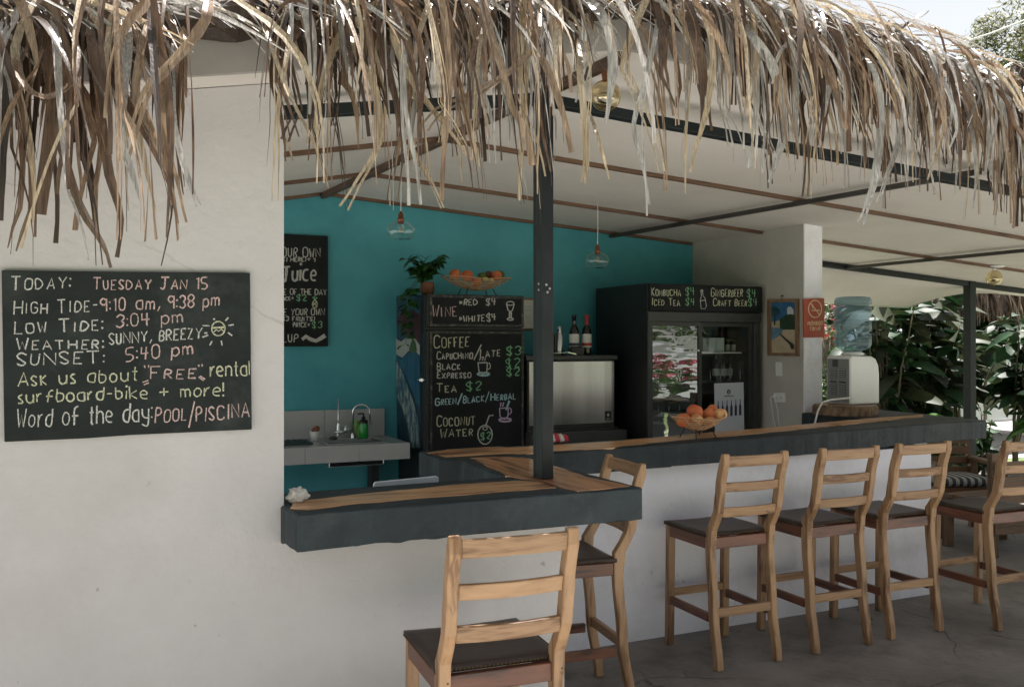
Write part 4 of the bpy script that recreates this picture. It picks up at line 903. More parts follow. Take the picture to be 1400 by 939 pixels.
def fruit(name, label, loc, r, m, sq=.9, rot=0, grp=None, elong=1.0):
    b = MB(); prof = [(x_, z_) for x_, z_ in sphere_prof(r, sq, 12)]
    prof[-2] = (prof[-2][0], prof[-2][1]-r*.05); prof[-1] = (prof[-1][0], prof[-1][1]-r*.12)
    b.lathe(prof, (0, 0, 0), 18, elong, 1)
    o = b.build(name, m, None); o.location = loc; o.rotation_euler = (rot, rot*.6, rot*1.7); tag(o, label, name.replace('_', ' ')); 
    return o
p1 = at(652, 400, Y=6.45); B1 = Vector((p1.x, 6.45, 2.006))
basket(B1, .285, .17, .10, R(3), 'shallow wicker basket of fruit standing on the black refrigerator')
def onray(px, py, Y): q = at(px, py, Y=Y); return q
for (nm, px, py, Y, r, m, lab) in (
    ('orange', 622, 375, 6.46, .044, 'orange', 'leftmost orange fruit in the basket on the refrigerator'),
    ('orange', 639, 377, 6.43, .048, 'orange', 'large orange with a yellow spot in the basket on the refrigerator'),
    ('orange', 652, 386, 6.42, .040, 'orange', 'orange low in the middle of the basket on the refrigerator'),
    ('orange', 679, 377, 6.44, .042, 'orange', 'rightmost orange in the basket on the refrigerator'),
    ('avocado', 659, 378, 6.47, .036, 'greenfruit', 'dark green fruit in the middle of the refrigerator basket'),
    ('avocado', 684, 376, 6.50, .036, 'greenfruit', 'dark green fruit behind the rightmost orange'),
    ('lime', 664, 382, 6.36, .021, 'lemon', 'left of the two small pale limes on the refrigerator basket'),
    ('lime', 672, 383, 6.36, .019, 'lemon', 'right of the two small pale limes on the refrigerator basket'),
    ('mango', 668, 376, 6.50, .034, 'terracotta', 'reddish fruit at the back of the refrigerator basket')):
    q = onray(px, py, Y); fruit(nm, lab, q, r, M[m], .92, random.uniform(-.4, .4))
bz = slab_z(3, 4.4)
p2 = at(958, 598, Z=bz+.003)
B2 = Vector((p2.x-.02, p2.y+.0, bz+.004))
basket(B2, .172, .135, .085, R(8), 'round wicker basket piled with oranges on the right bar')
d2 = B2.y
for (nm, px, py, dy, r, m, lab, el) in (
    ('orange', 934, 574, 0.0, .044, 'orange', 'leftmost orange in the basket on the bar', 1),
    ('orange', 950, 563, 0.03, .049, 'orange', 'topmost big orange of the basket on the bar', 1),
    ('orange', 970, 566, 0.04, .040, 'orange', 'reddish orange right of the topmost one on the bar', 1),
    ('orange', 974, 559, 0.09, .030, 'orange', 'small orange at the back of the bar basket', 1),
    ('orange', 942, 571, 0.06, .030, 'orange', 'half hidden orange between the two left ones on the bar', 1),
    ('mango', 953, 574, -.05, .038, 'mango', 'yellow blushed mango at the front of the bar basket', 1.2),
    ('mango', 985, 566, 0.0, .038, 'mango', 'yellow and red mango at the right of the bar basket', 1.15),
    ('mango', 970, 577, -.04, .034, 'mango', 'pinkish mango low in the bar basket', 1.15),
    ('lime', 976, 577, -.05, .018, 'lemon', 'small pale lime at the right rim of the bar basket', 1)):
    q = onray(px, py, d2+dy); fruit(nm, lab, q, r, M[m], .93, random.uniform(-.5, .5), elong=el)

# ------------------------------------------------------------------ leaf mesh
def leaf_mesh(name, L, W, m, droop=.25, fold=.18, n=7, stalk=.12):
    b = MB(); vs = []
    for i in range(n+1):
        s = i/n; wd = W*.5*math.sin(math.pi*min(1, s**.8))**.8 if 0 < i < n else W*.01
        x = L*s; z = -droop*L*s*s; vs += [(x, -wd, z+fold*wd), (x, 0, z-.0), (x, wd, z+fold*wd)]
    fs = [(3*i+k, 3*i+3+k, 3*i+4+k, 3*i+1+k) for i in range(n) for k in (0, 1)]
    me = bpy.data.meshes.new(name); vs = [(x+stalk*L, y, z) for x, y, z in vs]
    k = len(vs); t = .012*L; vs += [(0, -t, -.0), (0, t, 0), (stalk*L, t, 0), (stalk*L, -t, 0)]; fs.append((k, k+1, k+2, k+3))
    me.from_pydata(vs, [], fs); me.materials.append(m)
    me.polygons.foreach_set('use_smooth', [True]*len(fs)); me.update(); return me
def put_leaf(me, p, d, roll, s, parent, name='leaf'):
    d = d.normalized(); q = d.to_track_quat('X', 'Z')
    o = bpy.data.objects.new(name, me); col.objects.link(o); o.parent = parent
    o.matrix_local = Matrix.Translation(p) @ q.to_matrix().to_4x4() @ Matrix.Rotation(roll, 4, 'X') @ Matrix.Diagonal((s, s, s, 1))
    return o
# pothos on the refrigerator
p = at(578, 402, Y=6.42)
pp = thing('potted_plant', 'trailing green pothos in a clay pot on the refrigerator corner', 'plant', (p.x, 6.42, 2.006))
MB().lathe([(.001, 0), (.035, 0), (.050, .03), (.054, .06), (.046, .095), (.050, .10), (.044, .102), (.04, .09), (.001, .085)], (.05, .04, 0), 20).build('pot', M['terracotta'], pp, local=True)
PL = [leaf_mesh('pothos_leaf', .085, .055, M['pothos']), leaf_mesh('pothos_leaf', .065, .045, M['pothos'], .4)]
vines = []
rr = random.Random(5)
for k in range(20):
    a = rr.uniform(0, 6.28); ln = rr.uniform(.08, .19); v = [Vector((.03, 0, .12))]
    dr = Vector((math.cos(a)*.45-.2, math.sin(a)*.45-.15, 1.1)).normalized()
    for i in range(6): v.append(v[-1]+dr*ln/5); dr = (dr+Vector((-.02, -.03, -.26))).normalized()
    vines.append(v)
for k in range(4):      # trailing down the side of the fridge
    x = -.075-.012*k; v = [Vector((.0, -.05+.03*k, .13)), Vector((-.04, -.06+.03*k, .12)), Vector((-.085, -.05+.04*k, .04))]
    z = .0
    while z > -(.12+.09*k): v.append(Vector((-.105+rr.uniform(-.01, .01), -.04+.04*k+rr.uniform(-.015, .015), z))); z -= .04
    vines.append(v)
b = MB()
for v in vines: b.tube(v, .002, 4)
b.build('vine', M['pothos'], pp, local=True)
for v in vines:
    for i, q in enumerate(v[1:]):
        for _ in range(2 if i > 0 else 1):
            a = rr.uniform(0, 6.28); put_leaf(rr.choice(PL), q, Vector((math.cos(a)-.2, math.sin(a)-.4, rr.uniform(-.6, .5))), rr.uniform(-.6, .6), rr.uniform(.55, 1.05), pp)
for (dx, dz, a) in ((.0, .24, 1.0), (.03, .20, .5), (.055, .165, .15)):
    put_leaf(PL[0], Vector((dx, 0, dz-.02)), Vector((.4, -.3, a)), .3, 1.1, pp)

# ------------------------------------------------------------------ pendant lamps
def pendant(px, py0, Y, gz, label):
    c = at(px, gz, Y=Y); zc_ = ceil_z(c.x, Y)
    t = thing('pendant_lamp', label, 'lamp', (c.x, Y, c.z), 0, 'clear glass pendants over the bar')
    MB().tube([(0, 0, zc_-c.z), (0.002, 0, .30), (0, 0, .11)], .0028, 6).build('cord', M['cord'], t, local=True)
    MB().lathe([(.001, .112), (.006, .11), (.010, .10), (.017, .092), (.017, .07), (.021, .068), (.021, .052), (.018, .050), (.018, .035), (.001, .034)], (0, 0, 0), 16).build('socket', M['copper'], t, local=True)
    MB().lathe([(.024, .048), (.045, .042), (.072, .025), (.085, 0), (.086, -.02), (.075, -.045), (.055, -.058), (.03, -.060), (.001, -.058)], (0, 0, 0), 32).build('glass_shade', M['glass'], t, local=True)
    MB().lathe([(.012, .034), (.022, .015), (.026, -.008), (.018, -.028), (.001, -.034)], (0, 0, 0), 20).build('bulb', M['glass'], t, local=True)
    b = MB()
    for k in range(6):
        a = k*math.pi/3; b.tube([(.006*math.cos(a), .006*math.sin(a), .02), (.012*math.cos(a), .012*math.sin(a), -.015)], .0012, 4)
    b.build('filament', M['filament'], t, local=True)
pendant(548, 0, 5.3, 314, 'clear glass pendant lamp hanging left of the steel post')
pendant(817, 0, 5.67, 355, 'clear glass pendant lamp hanging right of the steel post')
def globe(px, py, Y, r, label, canopy):
    c = at(px, py, Y=Y); t = thing('globe_lamp', label, 'lamp', (c.x, Y, c.z)); zc_ = ceil_z(c.x, Y)-c.z
    MB().lathe(sphere_prof(r, 1, 18), (0, 0, 0), 32).build('globe', M['amber'], t, local=True)
    MB().lathe([(.001, zc_), (canopy, zc_), (canopy, zc_-.012), (.016, zc_-.02), (.016, r+.02), (.013, r-.004)], (0, 0, 0), 16).build('socket', M['white'] if canopy > .04 else M['copper'], t, local=True)
    MB().lathe(sphere_prof(r*.60, .62, 12), (0, 0, -r*.15), 24).build('mirror_cap', M['chrome'], t, local=True)
globe(828, 131, 3.20, .063, 'large amber globe bulb hanging under the thatch beside the steel post', .02)
globe(1359, 380, 5.95, .072, 'amber globe lamp with white base on the ceiling at far right', .09)

# ------------------------------------------------------------------ side wall fittings (X = 4.99 plane)
XW = 4.988
def swp(pts, off): return [at(x, y, X=XW-off) for x, y in pts]
pic = thing('framed_picture', 'framed photo of a palm beach hanging on the side wall', 'picture', at(1069, 487, X=XW))
oc = [(1048.5, 409), (1090, 408.5), (1090.5, 487), (1049, 486)]; ic = [(1052.5, 413), (1086.5, 412.5), (1087, 482.5), (1053, 482)]
O_ = swp(oc, .022); I_ = swp(ic, .022)
for i in range(4):
    j = (i+1) % 4; b = MB(); b.poly([O_[i], O_[j], I_[j], I_[i]], (.02, 0, 0)); b.build('frame', M['frame_wood'], pic)
def pm(n, c, c2=None, s=20): 
    if n not in M: M[n] = mat(n, c, .4, c2, s)
    return M[n]
def pic_poly(pts, m, off, nm='print'): 
    b = MB(); b.poly(swp(pts, off)); b.build(nm, m, pic, fix=False)
cq = lambda L_: [(1040+x/4.94, 400+y/4.94) for x, y in L_]
pic_poly(ic, pm('print_sand', (0.42, 0.34, 0.24), (0.50, 0.42, 0.31)), .006, 'print')
pic_poly(cq([(62, 65), (230, 64), (230, 170), (62, 200)]), pm('print_sky', (0.02, 0.10, 0.24), (0.05, 0.16, 0.30)), .007)
pic_poly(cq([(178, 110), (190, 94), (208, 98), (222, 120), (222, 155), (180, 150)]), pm('print_cloud', (0.5, 0.52, 0.55)), .008)
pic_poly(cq([(128, 180), (150, 165), (170, 150), (200, 145), (231, 150), (231, 250), (130, 250)]), pm('print_trees', (0.015, 0.04, 0.03), (0.03, 0.06, 0.03), 60), .009)
pic_poly(cq([(62, 235), (130, 240), (150, 250), (130, 290), (62, 330)]), pm('print_sea', (0.06, 0.16, 0.26), (0.14, 0.26, 0.34)), .010)
for k in range(9):
    a = k*.7; pic_poly(cq([(96, 125), (96+38*math.cos(a)-4, 125+34*math.sin(a)+6), (96+40*math.cos(a+.35), 125+36*math.sin(a+.35)+8)]), M['print_trees'], .0105+.0002*k)
pic_poly(cq([(94, 130), (100, 130), (98, 220), (90, 220)]), M['print_trees'], .0125)
pic_poly(cq([(120, 275), (130, 276), (222, 350), (225, 380), (205, 382), (196, 352)]), pm('print_boat', (0.03, 0.03, 0.035)), .013)
b = MB(); pk = at(1069.5, 404.5, X=XW-.01); b.tube([(pk.x+.008, pk.y, pk.z), (pk.x-.012, pk.y, pk.z)], .006, 6); b.tube([(pk.x-.008, pk.y, pk.z), (pk.x-.008, pk.y, pk.z-.03)], .002, 4); b.build('nail', M['copper'], pic)
lsw = thing('light_switch', 'white wall switch below the framed picture', 'switch', at(1064.5, 514, X=XW))
b = MB(); b.poly(swp([(1060, 495), (1068.5, 495), (1069, 514), (1060.5, 514)], .012), (.010, 0, 0)); bev(b.build('plate', M['white'], lsw), .002)
b = MB(); b.poly(swp([(1062.5, 501), (1066.5, 501), (1066.5, 508), (1062.5, 508)], .018), (.005, 0, 0)); b.build('rocker', M['white'], lsw)
sk2 = thing('wall_socket', 'white double socket with two plugs in it on the side wall', 'socket', at(1064, 551, X=XW))
b = MB(); b.poly(swp([(1058, 537), (1073, 537), (1073.5, 550), (1058.5, 550)], .012), (.010, 0, 0)); bev(b.build('plate', M['white'], sk2), .002)
for i, (px, l1, l2) in enumerate(((1058.5, (1056, 560), (1060, 584)), (1064.5, (1063, 560), (1066, 584)))):
    a = at(px, 542, X=XW-.04); t = thing('power_cord', ('left' if i == 0 else 'right')+' white cord hanging from the double wall socket', 'cord', at(px, 590, X=XW-.03))
    b = MB(); b.tube([(XW-.014, a.y, a.z), (XW-.045, a.y, a.z)], .014, 10); b.build('plug', M['white'], t)
    c1 = at(l1[0], l1[1], X=XW-.05); c2 = at(l2[0], l2[1], X=XW-.04); c3 = c2+Vector((0, -.02, -.15))
    b = MB(); b.tube([(XW-.045, a.y, a.z), (XW-.06, a.y+.02, a.z-.01), c1, c1.lerp(c2, .5)+Vector((0, .006, 0)), c2, c3], .0045, 6); b.build('cable', M['cord'], t)
sg = thing('no_smoking_sign', 'red wooden no smoking sign on the end of the side wall', 'sign', at(1113, 461, Y=5.46))
b = MB(); q = [at(x, y, Y=5.432) for x, y in ((1099, 408.5), (1127, 407.5), (1127.5, 461), (1100, 461.5))]; b.poly(q, (0, .018, 0)); bev(b.build('board_panel', M['signred'], sg), .002)
write(sg, [([circ(367, 110, 44, 58, n=22), [(336, 70), (398, 150)]], 'sgn', 2.2), ([[(345, 118), (400, 118)], [(345, 124), (400, 124)], [(352, 80), (346, 92), (354, 100), (348, 110)]], 'sgn'),
  ("PROHIBIDO", 318, 222, 418, 218, 26, 'sgn', False), ("FUMAR", 336, 256, 402, 254, 26, 'sgn', False)] if M.setdefault('ch_sgn', M['cream']) else [], lambda x, y: at(x, y, Y=5.4305), (1040, 400, 4.94), 3.6, 'painted_lettering')

# ------------------------------------------------------------------ log and water dispenser
zr = slab_z(5.3, 5.2)
pl_ = at(1160, 560, Y=5.12)
LX, LY = at(1158, 550, Y=5.15).x, 5.15
lg = thing('log_slice', 'thick round log slice with bark under the water dispenser', 'log', (LX, LY, zr+.001))
def logm():
    n = 40; prof = [(1, 0), (1.02, .02), (1.0, .06), (.97, .075)]
    b = MB(); vs = []; 
    for r_, z in prof:
        for k in range(n):
            a = 2*math.pi*k/n; rr_ = .235*r_*(1+.06*math.sin(3*a+1)+.025*noise.noise(Vector((math.cos(a)*4, math.sin(a)*4, z*30)))*2)
            vs.append((rr_*math.cos(a)*1.0, rr_*math.sin(a)*.95, z))
    b.add(vs, [(i*n+k, i*n+(k+1) % n, (i+1)*n+(k+1) % n, (i+1)*n+k) for i in range(3) for k in range(n)], True); b.build('bark_rim', M['bark'], lg, local=True)
    b = MB(); b.add([(x, y, z+.0) for x, y, z in vs[3*n:]]+[(0, 0, .078)], [(k, (k+1) % n, n) for k in range(n)]); b.build('cut_face', M['logtop'], lg, local=True)
logm()
wd_z = zr+.08
WX, WY = at(1170, 550, Y=5.15).x, 5.18
wdp = thing('water_dispenser', 'white countertop water dispenser standing on the log slice', 'water dispenser', (WX, WY, wd_z), R(-24.7-21))
hw, dp_, hh = .135, .17, .40
# body: rear vent side faces the camera-left, smooth side the camera-right
b = MB(); n = 10; prof = [(-dp_, 0), (dp_, 0), (dp_, .22), (dp_-.01, .29), (dp_-.04, .335), (dp_-.09, .355), (-dp_+.02, .36), (-dp_, .345)]
b.poly([(-hw, y, z) for y, z in prof], (2*hw, 0, 0)); o = bev(b.build('housing', M['white'], wdp, local=True), .015, 3)
wdp.rotation_euler = (0, 0, R(-89)); wdp.scale = (.9, .86, 1)
def face_panel(x0, x1, z0, z1, m, nm, dz=.004): 
    b = MB(); b.box(x0, x1, -dp_-dz, -dp_-.0005, z0, z1); return b.build(nm, m, wdp, local=True)
face_panel(-hw+.016, hw-.016, .012, .335, M['rearpanel'], 'rear_panel', .003)
for i, (x0, z0) in enumerate(((-.085, .19), (.015, .19), (-.085, .06), (.015, .06))):
    hh_ = .07 if z0 > .1 else .11
    face_panel(x0, x0+.07, z0, z0+hh_, M['vent'], 'vent', .005)
    b = MB()
    for k in range(int(hh_/.014)): b.box(x0+.002, x0+.068, -dp_-.008, -dp_-.0051, z0+.004+k*.014, z0+.010+k*.014)
    b.build('vent_slat', M['greyplastic'], wdp, local=True)
face_panel(-.06, .0, .275, .33, M['vent'], 'switch_recess', .0045)
jz = .365
jug = thing('water_jug', 'big blue tinted water jug upside down on the dispenser', 'water jug', (WX, WY, wd_z+.36))
jr = .133
pr = [(.03, -.03), (.03, .01), (.05, .03), (.10, .045), (.125, .06), (jr, .085)]
z = .085
for k in range(3):
    pr += [(jr, z+.075), (jr-.016, z+.080), (jr-.016, z+.095), (jr, z+.10)]; z += .10
pr += [(jr, z+.03), (jr-.012, z+.05), (jr-.05, z+.055), (.001, z+.05)]
MB().lathe(pr, (0, 0, 0), 36).build('bottle', M['jug'], jug, local=True)
MB().lathe([(.045, -.004), (.075, .0), (.085, .012), (.06, .03), (.035, .03)], (0, 0, 0), 28).build('collar', M['white'], jug, local=True)
dc = thing('dispenser_cord', 'white power cord drooping from the dispenser over the counter', 'cord', at(1113, 583, Z=1.12))
b = MB(); c0 = at(1166, 543.5, Y=5.0); b.tube([c0, at(1150, 545, Y=4.95), at(1135, 546.5, Y=4.9), at(1124, 550, Y=4.85), at(1118, 562, Y=4.8), at(1113, 583, Y=4.75)], .0065, 8); b.build('cable', M['cord'], dc)

# ------------------------------------------------------------------ bar stools
def interp(tb_, z):
    for (a, ya), (c, yc) in zip(tb_, tb_[1:]):
        if a <= z <= c:
            s = (z-a)/(c-a); s = s*s*(3-2*s); return ya+(yc-ya)*s
    return tb_[-1][1] if z > tb_[-1][0] else tb_[0][1]
BACKP = [(0, -.215), (.30, -.172), (.60, -.148), (.70, -.155), (.79, -.212), (.92, -.232), (1.10, -.272)]
def sweep_leg(x, tabl, z0, z1, wx, dy0, nseg=22):
    b = MB(); vs = []
    for i in range(nseg+1):
        z = z0+(z1-z0)*i/nseg; y = interp(tabl, z); 
        dd = dy0*(1+.22*math.exp(-((z-.68)/.06)**2)-(.12 if z < .3 else 0)*(1-z/.3 if z < .3 else 0))
        if i == nseg: dd *= .55
        vs += [(x-wx/2, y-dd/2, z), (x+wx/2, y-dd/2, z), (x+wx/2, y+dd/2, z), (x-wx/2, y+dd/2, z)]
    fs = [(4*i+k, 4*i+(k+1) % 4, 4*i+4+(k+1) % 4, 4*i+4+k) for i in range(nseg) for k in range(4)]+[(3, 2, 1, 0), tuple(4*nseg+k for k in range(4))]
    return b.add(vs, fs)
def make_stool(label, tone='pine'):
    t = thing('bar_stool', label, 'bar stool', (0, 0, 0), 0, 'wooden bar stools at the bar')
    HW = .185
    for s in (-1, 1):
        o = sweep_leg(s*HW, BACKP, 0, 1.098, .038, .046).build('leg', M[tone+'_z'], t, local=True); bev(o, .006, 2)
        b = MB(); b.bar((s*(HW-.002), .232, 0), (s*(HW-.004), .222, .655), .04, .04, (0, 1, 0)); bev(b.build('leg', M[tone+'_z'], t, local=True), .005, 2)
    # slats, gently bowed
    for (zc_, hh, bow) in ((1.058, .056, .010), (.925, .048, .020), (.795, .050, .018)):
        y = interp(BACKP, zc_); b = MB(); vs = []; n = 10; x0 = -HW+.0185; x1 = HW-.0185
        for i in range(n+1):
            s = i/n; x = x0+(x1-x0)*s; yy = y-bow*math.sin(math.pi*s); tl = -.02*hh
            for (dy, dz) in ((-.011, -hh/2), (.011, -hh/2), (.011-.008, hh/2), (-.011-.008, hh/2)): vs.append((x, yy+dy, zc_+dz))
        b.add(vs, [(4*i+k, 4*i+(k+1) % 4, 4*i+4+(k+1) % 4, 4*i+4+k) for i in range(n) for k in range(4)]+[(3, 2, 1, 0), tuple(4*n+k for k in range(4))])
        bev(b.build('back_slat', M[tone+'_x'], t, local=True), .004, 2)
    # seat rails
    rt = 'red'
    for s in (-1, 1):
        b = MB(); b.box(s*HW-.016, s*HW+.016, -.122, .202, .597, .655); bev(b.build('seat_rail', M[rt+'_y'], t, local=True), .003)
        b = MB(); b.box(s*HW-.012, s*HW+.012, -.140, .207, .225, .268); bev(b.build('stretcher', M[rt+'_y'], t, local=True), .003)
    b = MB(); b.box(-HW+.019, HW-.019, -.160, -.132, .597, .655); bev(b.build('seat_rail', M[rt+'_x'], t, local=True), .003)
    b = MB(); b.box(-HW+.019, HW-.019, .206, .236, .597, .655); bev(b.build('seat_rail', M[rt+'_x'], t, local=True), .003)
    b = MB(); b.box(-HW+.019, HW-.019, -.190, -.166, .255, .300); bev(b.build('stretcher', M[tone+'_x'], t, local=True), .003)
    b = MB(); b.box(-HW+.019, HW-.019, .214, .240, .265, .305); bev(b.build('stretcher', M[tone+'_x'], t, local=True), .003)
    # seat: slightly dished leather, notched round the back posts
    b = bmesh.new(); nx, ny = 14, 14; g = {}
    for i in range(nx+1):
        for j in range(ny+1):
            u = i/nx*2-1; v = j/ny*2-1
            x = u*.205; y = .055+v*.198
            if j == 0: y = -.138
            g[i, j] = b.verts.new((x, y, .676+.004*u*u-.006*(1-v*v)*(1-u*u)+.0015*noise.noise(Vector((x*18, y*18, 1)))-(.005 if abs(u) > .95 or abs(v) > .95 else 0)))
    for i in range(nx):
        for j in range(ny): f = b.faces.new((g[i, j], g[i+1, j], g[i+1, j+1], g[i, j+1])); f.smooth = True
    r_ = bmesh.ops.extrude_face_region(b, geom=b.faces[:]); 
    for e_ in r_['geom']:
        if isinstance(e_, bmesh.types.BMVert): e_.co.z = .657
    bmesh.ops.recalc_face_normals(b, faces=b.faces)
    me = bpy.data.meshes.new('seat'); b.to_mesh(me); b.free(); me.materials.append(M['leather']); seat = link('seat', me, t)
    b = MB()
    for i in range(24):
        x = -.155+i*.31/23; b.lathe(sphere_prof(.0042, 1, 4), (x, -.1395, .664), 6)
    for s in (-1, 1):
        for i in range(26):
            y = -.09+i*.33/25; b.lathe(sphere_prof(.0042, 1, 4), (s*.206, y, .664), 6)
    b.build('nail_trim', M['stud'], seat, local=True)
    b = MB()
    for s in (-1, 1):
        for z in (.625, .64): b.tube([(s*HW+.008, interp(BACKP, z)-.0275, z), (s*HW+.008, interp(BACKP, z)-.024, z)], .0045, 6)
    b.build('dowel_plug', M['red_x'], t, local=True)
    return t
def copy_tree(o, parent=None):
    c = o.copy(); col.objects.link(c); c.parent = parent
    if parent is not None: c.matrix_parent_inverse = o.matrix_parent_inverse
    for ch_ in list(o.children): copy_tree(ch_, c)
    return c
st0 = make_stool('closest bar stool, in front of the white wall, cut off by the bottom of the view')
SPOTS = [((1.15, 2.71), R(-4), 'closest bar stool, in front of the white wall under the front counter'),
         ((2.055, 3.79), R(83), 'bar stool turned sideways in the inner corner of the bar'),
         ((3.065, 3.97), R(-1), 'bar stool standing alone left of the pair along the right bar, below the fruit basket'),
         ((3.695, 3.965), R(-1), 'second of the three stools lined up under the right bar, between its two neighbours'),
         ((4.245, 3.965), R(-1), 'last stool under the right bar, just before the end of its white wall'),
         ((4.93, 3.82), R(-2), 'stool beyond the end of the white wall at the right edge of the view')]
for i, ((x, y), rz, lab) in enumerate(SPOTS):
    o = st0 if i == 0 else copy_tree(st0)
    o.location = (x, y, 0.001); o.rotation_euler = (0, 0, rz); o['label'] = lab

# ------------------------------------------------------------------ lounge furniture at the right
def armchair(loc, rz, label, cushion=True):
    t = thing('armchair', label, 'armchair', loc, rz)
    for sx in (-1, 1):
        for sy in (-1, 1):
            b = MB(); b.box(sx*.27-.03, sx*.27+.03, sy*.25-.03, sy*.25+.03, 0, .60); bev(b.build('leg', M['brown_z'], t, local=True), .004)
        b = MB(); b.box(sx*.27-.045, sx*.27+.045, -.30, .32, .601, .632); bev(b.build('armrest', M['brown_y'], t, local=True), .005)
        b = MB(); b.box(sx*.27-.015, sx*.27+.015, -.219, .219, .34, .42); b.build('side_rail', M['brown_y'], t, local=True)
    for sy in (-1, 1):
        b = MB(); b.box(-.239, .239, sy*.25-.015, sy*.25+.015, .34, .42); b.build('seat_rail', M['brown_x'], t, local=True)
    for k in range(4):
        b = MB(); b.box(-.238, .238, .255+k*.012, .275+k*.012, .47+k*.09, .54+k*.09); bev(b.build('back_slat', M['brown_x'], t, local=True), .003)
    for sx in (-1, 1):
        b = MB(); b.bar((sx*.255, .30, .633), (sx*.255, .325, .86), .03, .04, (0, 1, 0)); b.build('back_post', M['brown_z'], t, local=True)
    if cushion:
        c = thing('seat_cushion', 'grey and white striped cushion on the wooden armchair seat', 'cushion', (loc[0], loc[1], .421), rz)
        n = 15
        for k in range(n):
            b = MB(); x0 = -.235+k*.47/n; x1 = x0+.47/n; vs = []; m_ = 12
            for x in (x0, x1):
                u = x/.235; e = .085*(1-abs(u)**6*.5)
                prof = [(-.235*math.copysign(abs(math.cos(R(a)))**.35, math.cos(R(a))), .045+e*.5*math.copysign(abs(math.sin(R(a)))**.6, math.sin(R(a)))) for a in range(0, 360, 30)]
                vs += [(x, py_, pz_) for py_, pz_ in prof]
            b.add(vs, [(i, (i+1) % 12, 12+(i+1) % 12, 12+i) for i in range(12)]+([tuple(range(12))] if k == 0 else [])+([tuple(range(23, 11, -1))] if k == n-1 else []), True)
            b.build('fabric_stripe', M['stripe_d'] if k % 2 else M['stripe_l'], c, local=True)
    return t
armchair((6.88, 5.65, .001), R(-25), 'brown wooden armchair with striped cushion beyond the end of the bar')
def bench(loc, rz):
    t = thing('wooden_bench', 'dark slatted wooden bench half hidden by the last stool at right', 'bench', loc, rz)
    for k in range(5):
        b = MB(); b.box(-.7, .7, -.02+.0, .012, .18+k*.115, .275+k*.115); bev(b.build('back_slat', M['brown_x'], t, local=True), .004)
    for s in (-.66, 0, .66):
        b = MB(); b.box(s-.035, s+.035, .013, .06, 0, .80); bev(b.build('leg', M['brown_z'], t, local=True), .004)
    for k in range(4):
        b = MB(); b.box(-.7, .7, .065+k*.11, .165+k*.11, .40, .43); bev(b.build('seat_plank', M['brown_x'], t, local=True), .004)
    for s in (-.66, .66):
        b = MB(); b.box(s-.035, s+.035, .44, .50, 0, .399); bev(b.build('leg', M['brown_z'], t, local=True), .004)
    return t
bench((6.98, 4.78, .001), R(-4))

# ------------------------------------------------------------------ thatch
def leafstrip(path, wd, tw0, tw1, fold=.22, taper=.4, n=None, blunt=0.1):
    """one folded, ragged, sometimes split strip along path; returns verts, faces"""
    m = len(path); vs = []
    sp = RT.uniform(.45, .8) if RT.random() < .4 else 9; gw = RT.uniform(.5, 1.6)
    for i, p in enumerate(path):
        s = i/(m-1)
        t = (path[min(i+1, m-1)]-path[max(i-1, 0)]).normalized()
        a = tw0+(tw1-tw0)*s
        side = t.cross(Vector((0, -1, .15)))
        if side.length < .1: side = t.cross(Vector((1, 0, 0)))
        side.normalize(); nr = side.cross(t).normalized()
        sd_ = side*math.cos(a)+nr*math.sin(a); nn = sd_.cross(t).normalized()
        w_ = wd*.5*(min(1, .45+s*4))*(1 if s < 1-taper else max(blunt, (1-s)/taper)**.75)
        g = sd_*(wd*gw*max(0, s-sp)); wl = w_*RT.uniform(.82, 1.1); wr = w_*RT.uniform(.82, 1.1)
        vs += [p-sd_*wl-g*1.2+nn*w_*fold, p-g, p+g, p+sd_*wr+g*1.2+nn*w_*fold]
    fs = [(4*i+k, 4*i+4+k, 4*i+5+k, 4*i+1+k) for i in range(m-1) for k in (0, 2)]
    return vs, fs
RT = random.Random(11)
def hang_path(p0, d0, L, n=12, droop=.33, drift=0., kink=0.):
    p = Vector(p0); d = Vector(d0).normalized(); pts = [p.copy()]; st = L/n
    cx_ = RT.uniform(-1, 1); kp = RT.randint(n//3, n-2); 
    for i in range(n):
        d = (d+Vector((0, 0, -1))*droop+Vector((drift*math.sin(i*.55+cx_*3), .3*drift*math.cos(i*.6+cx_), 0))).normalized()
        if i == kp and kink: d = (d+Vector((kink, -.1, .0))).normalized()
        p = p+d*st; pts.append(p.copy())
    return pts
EV_Y = 3.0
th = thing('thatch_eave', 'ragged dry palm thatch fringe hanging along the front eave of the bar', 'thatch', (1.9, EV_Y, 2.9))
env = [(-400, 300), (0, 345), (30, 300), (60, 330), (90, 365), (120, 345), (155, 362), (185, 345), (215, 340), (238, 340), (256, 255), (272, 255), (285, 70), (340, 60), (350, 140), (372, 262), (400, 285), (440, 280), (500, 283), (540, 288), (600, 285), (640, 275), (700, 284), (740, 250), (800, 275), (840, 250), (890, 285), (930, 240), (960, 240), (1045, 285), (1070, 235), (1120, 235), (1170, 300), (1210, 255), (1290, 295), (1345, 325), (1400, 320), (1700, 300)]
dens = [(-400, .8), (0, 1.), (250, 1.0), (268, .3), (280, .07), (338, .07), (348, .9), (400, 1.05), (740, 1.2), (765, .40), (800, .4), (812, .12), (848, .12), (860, .42), (950, .45), (985, 1.25), (1240, 1.1), (1260, .6), (1290, .8), (1330, 1.2), (1700, 1.)]
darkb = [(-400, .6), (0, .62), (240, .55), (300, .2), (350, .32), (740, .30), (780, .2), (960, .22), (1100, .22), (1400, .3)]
def lk(tab, x):
    for (a, ya), (c, yc) in zip(tab, tab[1:]):
        if a <= x <= c: return ya+(yc-ya)*(x-a)/(c-a)
    return tab[-1][1]
